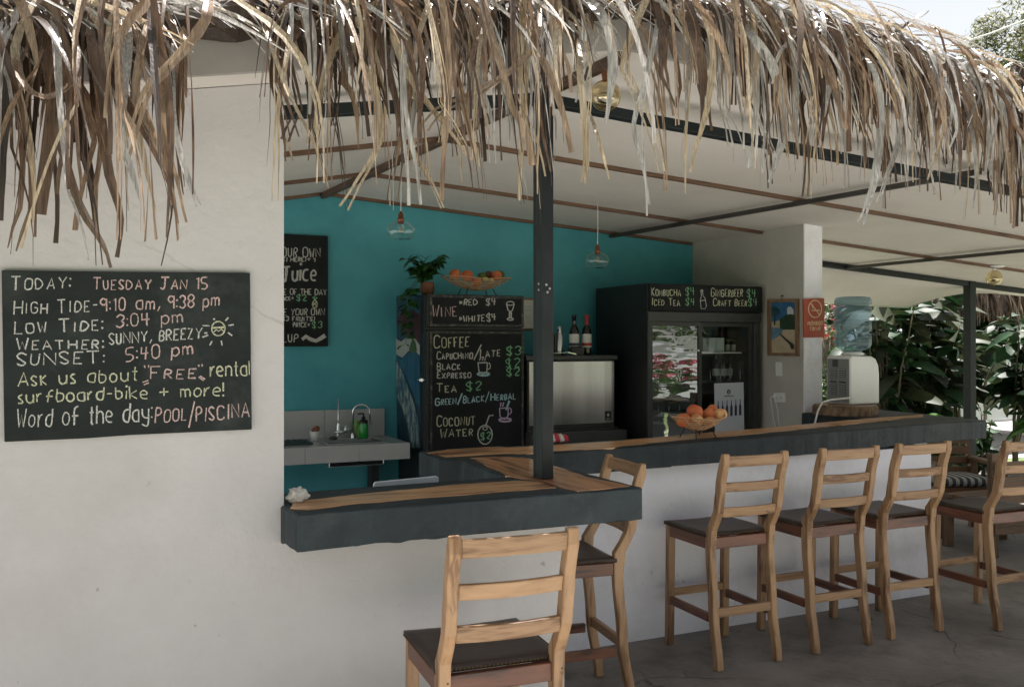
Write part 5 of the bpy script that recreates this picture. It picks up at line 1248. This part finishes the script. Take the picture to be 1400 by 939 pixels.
def px_of(p): 
    d = p[0]*SN+p[1]*CS; return 700+F*(p[0]*CS-p[1]*SN)/d
strips = []
def eave_z(x): return ceil_z(x, 3.03)
def sag(x):
    t = max(0, min(1, (x-2.7)/1.3)); return -.13*t*t*(3-2*t)
x = -1.1
cand = []
while x < 7.2:
    Yr = RT.uniform(2.66, 2.98)
    P0 = Vector((x, Yr, eave_z(x)+sag(x)*.6+RT.uniform(.08, .27)))
    px = px_of(P0)
    dn = lk(dens, px)
    x += RT.uniform(.001, .0112)/max(dn, .06)
    ey = lk(env, px); clump = .5+.5*noise.noise(Vector((x*5.3, 0, 4)))
    dep = P0.x*SN+Yr*CS
    ztip = EYE-(ey-469.5)/F*dep
    f_ = RT.random()**.7*.68+.2+.26*clump
    if px < 260: f_ = f_*.9+.2
    if 760 < px < 950: f_ += .1
    zt2 = P0.z+(ztip-P0.z)*min(f_, 1.02)
    L = max(.14, (P0.z-zt2)*(1.2 if px < 260 else 1.1))
    side = .1+.75*noise.noise(Vector((x*2.6, 7, Yr*4)))+RT.gauss(0, .42)
    d0 = Vector((side, -RT.uniform(.3, 1.3), RT.uniform(-.5, .25)))
    pth = hang_path(P0, d0, L, 12, RT.uniform(.2, .6), RT.uniform(0, .15), RT.choice((0, 0, 0, .5, .4, -.4, .7, -.6))*RT.random())
    wd = RT.choice((.008, .011, .014, .017, .020, .024, .028))*(1.3 if px < 300 else 1.05)*RT.uniform(.85, 1.15)
    a0 = RT.uniform(-1.2, 1.2); tw = a0+RT.gauss(0, 1.3)
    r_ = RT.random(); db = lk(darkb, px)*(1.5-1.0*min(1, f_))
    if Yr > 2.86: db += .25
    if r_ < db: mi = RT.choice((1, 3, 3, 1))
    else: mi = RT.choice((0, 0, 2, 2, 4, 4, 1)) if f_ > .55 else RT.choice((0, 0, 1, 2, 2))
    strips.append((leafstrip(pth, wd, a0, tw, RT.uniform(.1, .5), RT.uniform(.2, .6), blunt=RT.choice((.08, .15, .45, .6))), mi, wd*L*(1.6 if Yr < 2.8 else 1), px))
# inner dark layer: dense short leaves right against the fascia, above the fringe
x = -1.1
while x < 7.2:
    P0 = Vector((x, RT.uniform(2.84, 3.0), eave_z(x)+sag(x)*.6+RT.uniform(.10, .25))); px = px_of(P0); dn = lk(dens, px)
    x += RT.uniform(.003, .018)/max(dn, .1)
    ln = RT.uniform(.12, .34)*(.55 if 745 < px < 960 or 265 < px < 345 else 1)*(1.35 if px < 260 else 1)
    pth = hang_path(P0, (RT.gauss(0, .4), -.5, RT.uniform(-.3, .2)), ln, 8, .5, .1)
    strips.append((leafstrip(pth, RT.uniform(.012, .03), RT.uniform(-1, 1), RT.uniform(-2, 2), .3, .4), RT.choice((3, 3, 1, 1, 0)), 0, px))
# top mess: leaves lying along the eave (fronds run along the roof edge)
x = -1.1
while x < 7.5:
    dn = 1.0
    P0 = Vector((x, RT.uniform(2.70, 3.10), eave_z(x)+sag(x)+RT.uniform(.17, .29)))
    x += RT.uniform(.002, .010)
    if 225 < px_of(P0) < 338 and RT.random() < .75: continue
    sg_ = 1 if RT.random() < .82 else -1
    L = RT.uniform(.18, .55)
    d0 = Vector((sg_*RT.uniform(.6, 1.2), -RT.uniform(-.15, .55), RT.uniform(-.12, .16)))
    pth = hang_path(P0, d0, L, 10, RT.uniform(.02, .16), .08)
    a0 = RT.uniform(.9, 2.2)
    strips.append((leafstrip(pth, RT.choice((.008, .012, .018, .026)), a0, a0+RT.gauss(0, .7), .3, .5), RT.choice((2, 2, 0, 2, 4, 1, 2)), L*.012 if px_of(P0) > 850 else 0, px_of(P0)))  # mostly the whitened grey: sun on upturned faces put into the colour
# a few twigs sticking up
for (px, py, dx, dz, mi) in ((1165, 40, .2, .05, 3), (1150, 20, .06, .09, 1), (1198, 35, .03, .10, 1), (1218, 45, .01, .1, 3), (1240, 55, .1, .03, 2), (1300, 75, .06, .05, 2), (1340, 80, .03, .07, 0), (1375, 80, .05, .05, 2), (1120, 12, .1, .04, 1), (1210, 48, .12, .09, 3), (1265, 72, .05, .02, 0)):
    P0 = at(px-10, py+20, Y=2.95); pth = [P0+Vector((dx*s*2.2, -.02*s, dz*s*1.6*(1.3-.5*s))) for s in [i/8 for i in range(9)]]
    strips.append((leafstrip(pth, .016, .8, 1.6, .3, .5), mi, .01, px))
# long strips read from the photograph
HERO = [(((738, -10), (736, 40), (728, 68), (705, 92), (668, 118), (625, 140), (600, 152), (580, 176)), .020, 0, 2.62),
 (((538, -5), (537, 40), (545, 75), (565, 115), (590, 150), (618, 184), (643, 219)), .022, 4, 2.66),
 (((286, -10), (284, 14), (276, 36), (252, 68), (222, 100), (198, 132), (182, 180), (168, 222)), .028, 0, 2.60),
 (((22, 70), (28, 108), (44, 128), (66, 134), (88, 124), (96, 116)), .022, 0, 2.62),
 (((797, -5), (820, 18), (834, 50), (838, 92), (834, 130), (829, 168)), .034, 2, 2.66),
 (((1005, 22), (1030, 52), (1054, 88), (1068, 130), (1070, 190), (1060, 225), (1052, 250)), .034, 2, 2.62),
 (((1168, 66), (1190, 90), (1202, 130), (1203, 180), (1196, 240), (1184, 285), (1176, 306)), .036, 2, 2.66),
 (((950, -5), (962, 20), (972, 55), (974, 92), (966, 150), (952, 200), (944, 236)), .024, 4, 2.68),
 (((936, -5), (948, 40), (958, 90), (964, 130), (966, 180)), .045, 1, 2.72),
 (((1068, 78), (1090, 108), (1105, 145), (1110, 200)), .026, 2, 2.62),
 (((1170, 30), (1200, 52), (1232, 40), (1262, 20), (1266, 16)), .026, 3, 2.75),
 (((1218, 90), (1232, 130), (1228, 190), (1212, 240), (1200, 278)), .026, 2, 2.7),
 (((480, 20), (486, 70), (512, 120), (520, 190), (490, 250), (470, 285)), .022, 4, 2.68),
 (((570, 190), (562, 200), (575, 225), (590, 252), (605, 285)), .020, 4, 2.68), (((588, 40), (578, 90), (566, 150), (562, 205)), .018, 2, 2.68),
 (((790, 55), (792, 100), (797, 160), (800, 220), (797, 250)), .034, 4, 2.7), (((804, 150), (815, 180), (825, 215), (833, 245)), .012, 4, 2.7),
 (((903, -5), (895, 50), (884, 105), (870, 150), (866, 180), (880, 235), (888, 280)), .020, 2, 2.7),
 (((1290, 70), (1320, 90), (1345, 130), (1352, 180), (1345, 240)), .044, 2, 2.64), (((1335, 90), (1365, 120), (1372, 170), (1366, 240)), .034, 2, 2.66),
 (((1095, 40), (1075, 60), (1062, 80), (1055, 115)), .018, 2, 2.6), (((1290, 118), (1300, 150), (1290, 180), (1268, 246)), .018, 4, 2.66),
 (((118, 20), (126, 60), (134, 100), (140, 180), (150, 240), (166, 300), (160, 352)), .026, 1, 2.68), (((60, 60), (72, 130), (85, 200), (110, 280), (142, 335), (152, 366)), .026, 1, 2.7),
 (((215, 60), (220, 130), (224, 190), (236, 240), (249, 305)), .026, 0, 2.66), (((236, 60), (236, 150), (246, 210), (262, 258), (272, 282)), .018, 2, 2.7),
 (((400, 10), (392, 80), (380, 150), (378, 220), (376, 275)), .014, 4, 2.7), (((352, 10), (372, 70), (395, 130), (430, 200), (448, 258)), .018, 4, 2.68)]
def catm(P_, n=3):
    out = []
    for i in range(len(P_)-1):
        p0, p1_, p2_, p3 = P_[max(i-1, 0)], P_[i], P_[i+1], P_[min(i+2, len(P_)-1)]
        for k in range(n):
            t = k/n; out.append(.5*((2*p1_)+(p2_-p0)*t+(2*p0-5*p1_+4*p2_-p3)*t*t+(3*p1_-p0-3*p2_+p3)*t**3))
    return out+[P_[-1]]
for pts, wd, mi, Y in HERO:
    n_ = len(pts); P_ = [at(x_, y_, Y=Y-.04*math.sin(math.pi*.7*i/n_)+(.12 if i == 0 else 0)) for i, (x_, y_) in enumerate(pts)]
    a0 = RT.uniform(-.5, .5); strips.append((leafstrip(catm(P_), wd, a0, a0+RT.uniform(-.8, .8), .3, .35, blunt=.35), mi, 9, 0))
def photo_xy(p):
    d = p[0]*SN+p[1]*CS; return 700+F*(p[0]*CS-p[1]*SN)/d, 469.5-F*(p[2]-EYE)/d
RF = random.Random(4); keep = []
for st_ in strips:
    if st_[2] < 9:
        q_ = [photo_xy(v) for v in st_[0][0][::4]]
        if any(a_ < 350 and b_ > 366 for a_, b_ in q_): continue
        if any(266 < a_ < 340 and b_ > 45 for a_, b_ in q_): continue          # the bare notch left of the opening
        if any(800 < a_ < 856 and 92 < b_ < 170 for a_, b_ in q_) and RF.random() < .8: continue   # thin where the globe lamp hangs
    keep.append(st_)
strips = keep
strips.sort(key=lambda s: -s[2])
off = th.location.copy()
for (vf, mi, sc_, px) in strips[:296]:
    vs, fs = vf; me = bpy.data.meshes.new('palm_leaf'); me.from_pydata([tuple(v-off) for v in vs], [], fs)
    me.polygons.foreach_set('use_smooth', [True]*len(fs)); me.materials.append(PALM[mi]); link('palm_leaf', me, th)
me = bpy.data.meshes.new('leaf_fringe'); vv = []; ff = []; mm_ = []
for (vf, mi, sc_, px) in strips[296:]:
    vs, fs = vf; n = len(vv); vv += [tuple(v-off) for v in vs]; ff += [tuple(i+n for i in f) for f in fs]; mm_ += [mi]*len(fs)
me.from_pydata(vv, [], ff); [me.materials.append(m_) for m_ in PALM]; me.polygons.foreach_set('material_index', mm_); me.polygons.foreach_set('use_smooth', [True]*len(ff))
tag(link('leaf_fringe', me, th), kind='stuff')
# packed core of the thatch (bundled leaf butts)
def core():
    n = 14; xs = [-1.2+i*.06 for i in range(146)]; vs = []
    for x_ in xs:
        zc_ = eave_z(x_)+.18+sag(x_)*.8
        for k in range(n):
            a = 2*math.pi*k/n; rr_ = 1+.35*noise.noise(Vector((x_*6, math.cos(a)*2, math.sin(a)*2)))
            vs.append((x_, 3.04+.11*rr_*math.cos(a), zc_+.07*rr_*math.sin(a)))
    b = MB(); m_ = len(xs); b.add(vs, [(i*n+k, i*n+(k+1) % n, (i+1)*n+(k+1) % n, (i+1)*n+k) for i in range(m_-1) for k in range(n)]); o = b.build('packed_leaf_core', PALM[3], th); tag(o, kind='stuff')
core()

# ------------------------------------------------------------------ garden on the right
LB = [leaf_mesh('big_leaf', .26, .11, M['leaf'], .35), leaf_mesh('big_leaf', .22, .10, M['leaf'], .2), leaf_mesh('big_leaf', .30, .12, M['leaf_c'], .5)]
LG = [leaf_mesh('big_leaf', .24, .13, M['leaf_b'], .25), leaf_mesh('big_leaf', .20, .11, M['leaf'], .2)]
rg = random.Random(21)
def shrub(loc, H_, Rd, n, leaves, label, nst=6, z0=.25, s=1.0, name='garden_shrub', grp=None, lean=(0, 0)):
    t = thing(name, label, 'plant', loc, 0, grp); b = MB(); ends = []
    for k in range(nst):
        a = rg.uniform(0, 6.28); r_ = Rd*rg.uniform(.2, .9); h = H_*rg.uniform(.6, 1)
        pts = [Vector((0.05*math.cos(a), .05*math.sin(a), 0))]
        for i in range(1, 7): q = i/6; pts.append(Vector((r_*math.cos(a)*q**1.4+lean[0]*q+rg.uniform(-.02, .02), r_*math.sin(a)*q**1.4+lean[1]*q, h*q)))
        b.tube(pts, [.016*(1-.8*i/6)+.003 for i in range(7)], 5); ends.append(pts)
    b.build('stem', M['stem'], t, local=True)
    for i in range(n):
        pts = rg.choice(ends); q = max(z0, rg.random()**.6)*5.99; j = int(q); p = pts[j].lerp(pts[min(j+1, 6)], q-j)
        a = rg.uniform(0, 6.28); el = rg.uniform(-.5, .5); d = Vector((math.cos(a), math.sin(a), el))
        put_leaf(rg.choice(leaves), p, d, rg.uniform(-.7, .7), s*rg.uniform(.65, 1.25), t)
    return t
def gp(px, Y): q = at(px, 470, Y=Y); return (q.x, Y, -.05)
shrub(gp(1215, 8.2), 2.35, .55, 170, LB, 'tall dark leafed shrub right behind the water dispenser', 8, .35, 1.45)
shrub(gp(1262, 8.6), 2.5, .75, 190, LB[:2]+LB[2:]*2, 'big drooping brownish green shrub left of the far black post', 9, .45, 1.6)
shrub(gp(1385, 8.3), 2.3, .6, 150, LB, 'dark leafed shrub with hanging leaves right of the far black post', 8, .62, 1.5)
shrub(gp(1420, 7.3), 1.15, .35, 34, LG, 'low plant with broad glossy leaves at the right edge', 5, .4, 1.6)
shrub(gp(1290, 7.6), 1.0, .45, 90, LG+LB[:1], 'low glossy shrub between the bar end and the far post', 6, .2, .9)
shrub(gp(1345, 7.9), .95, .45, 80, LB[:1]+LG, 'low shrub at the foot of the far black post', 6, .2, .9)
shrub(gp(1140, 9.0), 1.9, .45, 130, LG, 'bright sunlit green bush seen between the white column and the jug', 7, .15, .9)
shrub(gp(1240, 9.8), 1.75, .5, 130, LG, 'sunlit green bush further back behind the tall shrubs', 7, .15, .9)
shrub(gp(1235, 9.0), 2.6, .8, 280, LB, 'tallest dark shrub touching the rear soffit behind the jug', 10, .55, 1.4)
shrub(gp(1310, 9.4), 2.55, .8, 280, LB, 'dense dark shrub right behind the far black post', 10, .58, 1.4)
def blob_plant(name, label, cat, c, rad, n, ls, m, flowers=None, trunk=None, seed=1, toponly=False):
    t = thing(name, label, cat, (c[0], c[1], -.05)); r = random.Random(seed)
    clumps = []
    for _ in range(26):
        v = Vector((r.gauss(0, 1), r.gauss(0, 1), r.gauss(0, 1))).normalized()*r.uniform(.35, .95)
        clumps.append((Vector((v.x*rad[0], v.y*rad[1], v.z*rad[2])), r.uniform(.18, .36)*min(rad)))
    def scatter(nn, l, off=0):
        vs = []; fs = []
        for _ in range(nn):
            cc_, cr_ = r.choice(clumps); v = Vector((r.gauss(0, 1), r.gauss(0, 1), r.gauss(0, 1))).normalized()*cr_*(r.random()**.33)*1.25
            p = Vector((0, 0, c[2]+.05))+cc_+v*(1+off)
            a = Vector((r.uniform(-1, 1), r.uniform(-1, 1), r.uniform(-1, 1))).normalized(); bb = a.orthogonal().normalized(); s_ = l*r.uniform(.6, 1.3)
            if off and toponly and p.z < c[2]+.05+.25*rad[2]: continue
            k = len(vs); vs += [p-a*s_, p-bb*s_*.4, p+a*s_, p+bb*s_*.4]; fs.append((k, k+1, k+2, k+3))
        return vs, fs
    vs, fs = scatter(n, ls); b = MB(); b.add(vs, fs); tag(b.build('crown', m, t, local=True, fix=False), kind='stuff')
    if flowers:
        vs, fs = scatter(flowers[0], flowers[1], .12); b = MB(); b.add(vs, fs); tag(b.build('blossom', flowers[2], t, local=True, fix=False), kind='stuff')
    tr = trunk or .05; b = MB(); b.tube([(0, 0, 0), (tr*.5, 0, c[2]*.5), (0, tr, c[2])], [tr, tr*.8, tr*.5], 8)
    for k in range(6):
        cc_ = clumps[k][0]; b.tube([(0, 0, c[2]*.6), Vector((0, 0, c[2]))+cc_*.5, Vector((0, 0, c[2]))+cc_], [tr*.5, tr*.3, tr*.1], 5)
    b.build('trunk', M['treebark'], t, local=True)
    return t
q = gp(1132, 9.6); blob_plant('flowering_bush', 'pink flowering bush beside the white column', 'plant', (q[0], q[1], 1.9), (.35, .5, .7), 900, .035, M['hedge'], (260, .035, M['pink']), seed=3)
q = gp(1132, 9.2); blob_plant('flowering_bush', 'bush with red flowers just left of the water jug', 'plant', (q[0]+.05, q[1], 1.75), (.25, .3, .2), 260, .035, M['hedge'], (45, .04, M['red_flower']), seed=5)
for px_, Y_, lab_, sd_ in ((1180, 10.6, 'deep green thicket behind the water jug', 41), (1290, 10.9, 'deep green thicket between the jug and the far post', 42), (1345, 10.7, 'deep green thicket right of the far post', 43)):
    q = gp(px_, Y_); blob_plant('thicket', lab_, 'bush', (q[0], q[1], 2.15), (.85, .5, .5), 3200, .075, M['leaf'], seed=sd_)
# far thatch fringe and the white posts behind
ft = thing('far_thatch_fringe', 'thatch fringe of the neighbouring shelter hanging beyond the plants', 'thatch', (12, 10.2, 2.4))
vv = []; ff = []; mm_ = []
for i in range(1500):
    x_ = RT.uniform(6.5, 17); p0 = Vector((x_, 10.2+RT.uniform(-.15, .15), 2.62-.02*(x_-9)+RT.uniform(-.04, .1)))
    pth = hang_path(p0, (RT.gauss(0, .3), -.4, -.2), RT.uniform(.2, .75), 5, .5, .1); vs, fs = leafstrip(pth, RT.uniform(.02, .05), RT.uniform(-1, 1), RT.uniform(-1, 1))
    n = len(vv); vv += [tuple(v-ft.location) for v in vs]; ff += [tuple(k+n for k in f) for f in fs]; mm_ += [RT.choice((0, 1, 1, 3))]*len(fs)
me = bpy.data.meshes.new('leaf_fringe'); me.from_pydata(vv, [], ff); [me.materials.append(m_) for m_ in PALM]; me.polygons.foreach_set('material_index', mm_); tag(link('leaf_fringe', me, ft), kind='stuff')
b = MB(); b.bar((6.4, 10.3, 2.74), (17, 10.3, 2.55), .5, .18); b.build('roof_edge', PALM[1], ft)
b = MB(); 
for x_ in (7, 12.4, 16.8): b.tube([(x_, 10.35, -.05), (x_, 10.35, 2.6)], .06, 10)
b.build('post', M['rafter_dark'], ft)
# white van
def van(loc, rz):
    t = thing('parked_van', 'white van parked behind the garden plants at the right', 'van', loc, rz)
    b = MB(); pr_ = [(-2.3, .35), (2.25, .35), (2.3, .8), (2.15, 1.05), (1.55, 1.18), (1.05, 1.85), (.8, 1.93), (-2.15, 1.95), (-2.3, 1.75)]
    b.poly([(x, -.88, z) for x, z in pr_], (0, 1.76, 0)); bev(b.build('body', M['vanpaint'], t, local=True), .08, 4)
    for (x0, x1, z0, z1) in ((-2.0, -1.1, 1.2, 1.7), (-.9, 0.0, 1.2, 1.7)):
        b = MB(); b.box(x0, x1, -.892, -.882, z0, z1); w_ = bev(b.build('window', M['winglass'], t, local=True), .004)
        b = MB(); b.box(x0-.03, x1+.03, -.888, -.8815, z0-.03, z0-.002); b.build('sill', M['rubber'], w_, local=True)
    b = MB(); b.poly([(.15, -.884, 1.2), (1.25, -.884, 1.2), (.95, -.884, 1.7), (.15, -.884, 1.7)], (0, .004, 0)); b.build('window', M['winglass'], t, local=True)
    b = MB()
    for xs in (-1.0, .08, 1.3):
        b.box(xs, xs+.012, -.8835, -.8815, .5, 1.82)
    b.build('door_seam', M['rubber'], t, local=True)
    b = MB(); b.box(-.15, .0, -.91, -.884, 1.02, 1.05); b.build('door_handle', M['darkplastic'], t, local=True)
    for x in (-1.5, 1.5):
        for s in (-1, 1):
            b = MB(); b.tube([(x, s*.72, .33), (x, s*.90, .33)], .33, 24); w_ = b.build('wheel', M['rubber'], t, local=True)
            b = MB(); b.tube([(x, s*.895, .33), (x, s*.91, .33)], .2, 16); b.build('rim', M['silver'], w_, local=True)
    for s in (-.6, .6):
        b = MB(); b.box(2.22, 2.33, s-.15, s+.15, .78, .98); bev(b.build('headlight', M['glass'], t, local=True), .02)
    return t
van((14.2, 11.6, -.05), R(4))
# white gate with blue edge left of the far post
wg = thing('surfboard', 'white surfboard with a blue stripe leaning behind the shrubs', 'surfboard', (0, 0, 0)); q = at(1237, 560, Y=10.0); wg.location = (q.x, 10.0, -.05)
def surfb(parent, m, sx, off, nm, x0=-1, x1=1):
    pts = []
    for i in range(17):
        s = i/16; w_ = .30*sx*math.sin(math.pi*(.06+.90*s))**.55; pts.append((w_, 1.75*s))
    b = MB(); poly = [(max(min(w_, x1*.3), x0*.3), off, z) for w_, z in pts]+[(max(min(-w_, x1*.3), x0*.3), off, z) for w_, z in pts[::-1]]
    b.poly(poly, (0, .05 if off == 0 else .001, 0)); o = b.build(nm, m, parent, local=True)
    if off == 0: bev(o, .015)
surfb(wg, M['vanpaint'], 1.35, 0, 'deck'); b = MB(); b.box(.05, .12, -.004, -.001, .15, 1.6); b.build('stripe', M['blue'], wg, local=True)
# hedge wall of greenery far behind
def hedge(name, x0, x1, y, zt, n, m, label, seed):
    r = random.Random(seed); t = thing(name, label, 'hedge', ((x0+x1)/2, y, -.05)); vs = []; fs = []
    for _ in range(n):
        x_ = r.uniform(x0, x1); top = zt*(1+.22*noise.noise(Vector((x_*.35, seed, 0)))+.08*noise.noise(Vector((x_*1.6, seed, 2))))
        p = Vector((x_, y+r.gauss(0, .45), r.random()**.7*top)); a = Vector((r.uniform(-1, 1), r.uniform(-1, 1), r.uniform(-1, 1))).normalized(); bb = a.orthogonal().normalized(); s_ = r.uniform(.07, .15)
        k = len(vs); vs += [p-a*s_-t.location, p-bb*s_*.45-t.location, p+a*s_-t.location, p+bb*s_*.45-t.location]; fs.append((k, k+1, k+2, k+3))
    b = MB(); b.add(vs, fs); tag(b.build('foliage', m, t, local=True, fix=False), kind='stuff')
    b = MB()
    for k in range(int((x1-x0)/1.2)):
        xx = x0+.6+k*1.2; b.tube([(xx, y, -.05), (xx+.1, y+.1, zt*.7)], [.05, .02], 6)
    b.build('stem', M['stem'], t)
hedge('garden_hedge', 5.5, 34, 15.5, 3.2, 26000, M['hedge'], 'thick green hedge far behind the van and the garden', 2)
# tree at the top right and the cable
tc_ = at(1400, 55, Y=19); blob_plant('garden_tree', 'tall feathery tree rising beyond the roof at top right', 'tree', (tc_.x+1.6, 19, tc_.z-.3), (3.3, 3.0, 2.3), 15000, .10, M['treeleaf'], trunk=.22, seed=9)
cb = MB(); a = at(1262, 75, Y=12); c = at(1440, 12, Y=12); cb.tube([a.lerp(c, s)+Vector((0, 0, -.05*math.sin(math.pi*s))) for s in [i/10*4-1.5 for i in range(11)]], .014, 6)
tag(cb.build('overhead_cable', M['cord'], None), 'pale overhead cable crossing the sky at top right', 'cable')
# ------------------------------------------------------------------ garden in front (seen mirrored in the cooler doors)
for i, (x_, y_, rx_, hz_, lab) in enumerate(((7.0, -4.2, 1.1, .75, 'pink flowering shrub nearest the path in front of the bar'), (9.3, -4.6, 1.3, .85, 'wide pink flowering shrub in the row across the path'), (12.0, -4.9, 1.4, .8, 'pink flowering shrub at the far end of the row across the path'))):
    blob_plant('flowering_bush', lab, 'plant', (x_, y_-1.6, hz_), (rx_*1.15, .5, .55), 3200, .06, M['hedge'], (2600, .05, M['pink']), seed=30+i, toponly=True)
hedge('garden_hedge', -8, 34, -8.6, 4.4, 26000, M['hedge'], 'tall leafy hedge closing the garden across from the bar', 6)
fw2 = thing('garden_wall', 'low white garden wall behind the pink flowers across the path', 'wall', (10, -7.5, 0)); b = MB(); b.box(2, 22, -7.6, -7.4, -.05, 1.7); b.build('masonry', M['plaster_blue'], fw2); b = MB(); b.box(1.95, 22.05, -7.65, -7.35, 1.701, 1.77); b.build('coping', M['plaster'], fw2)
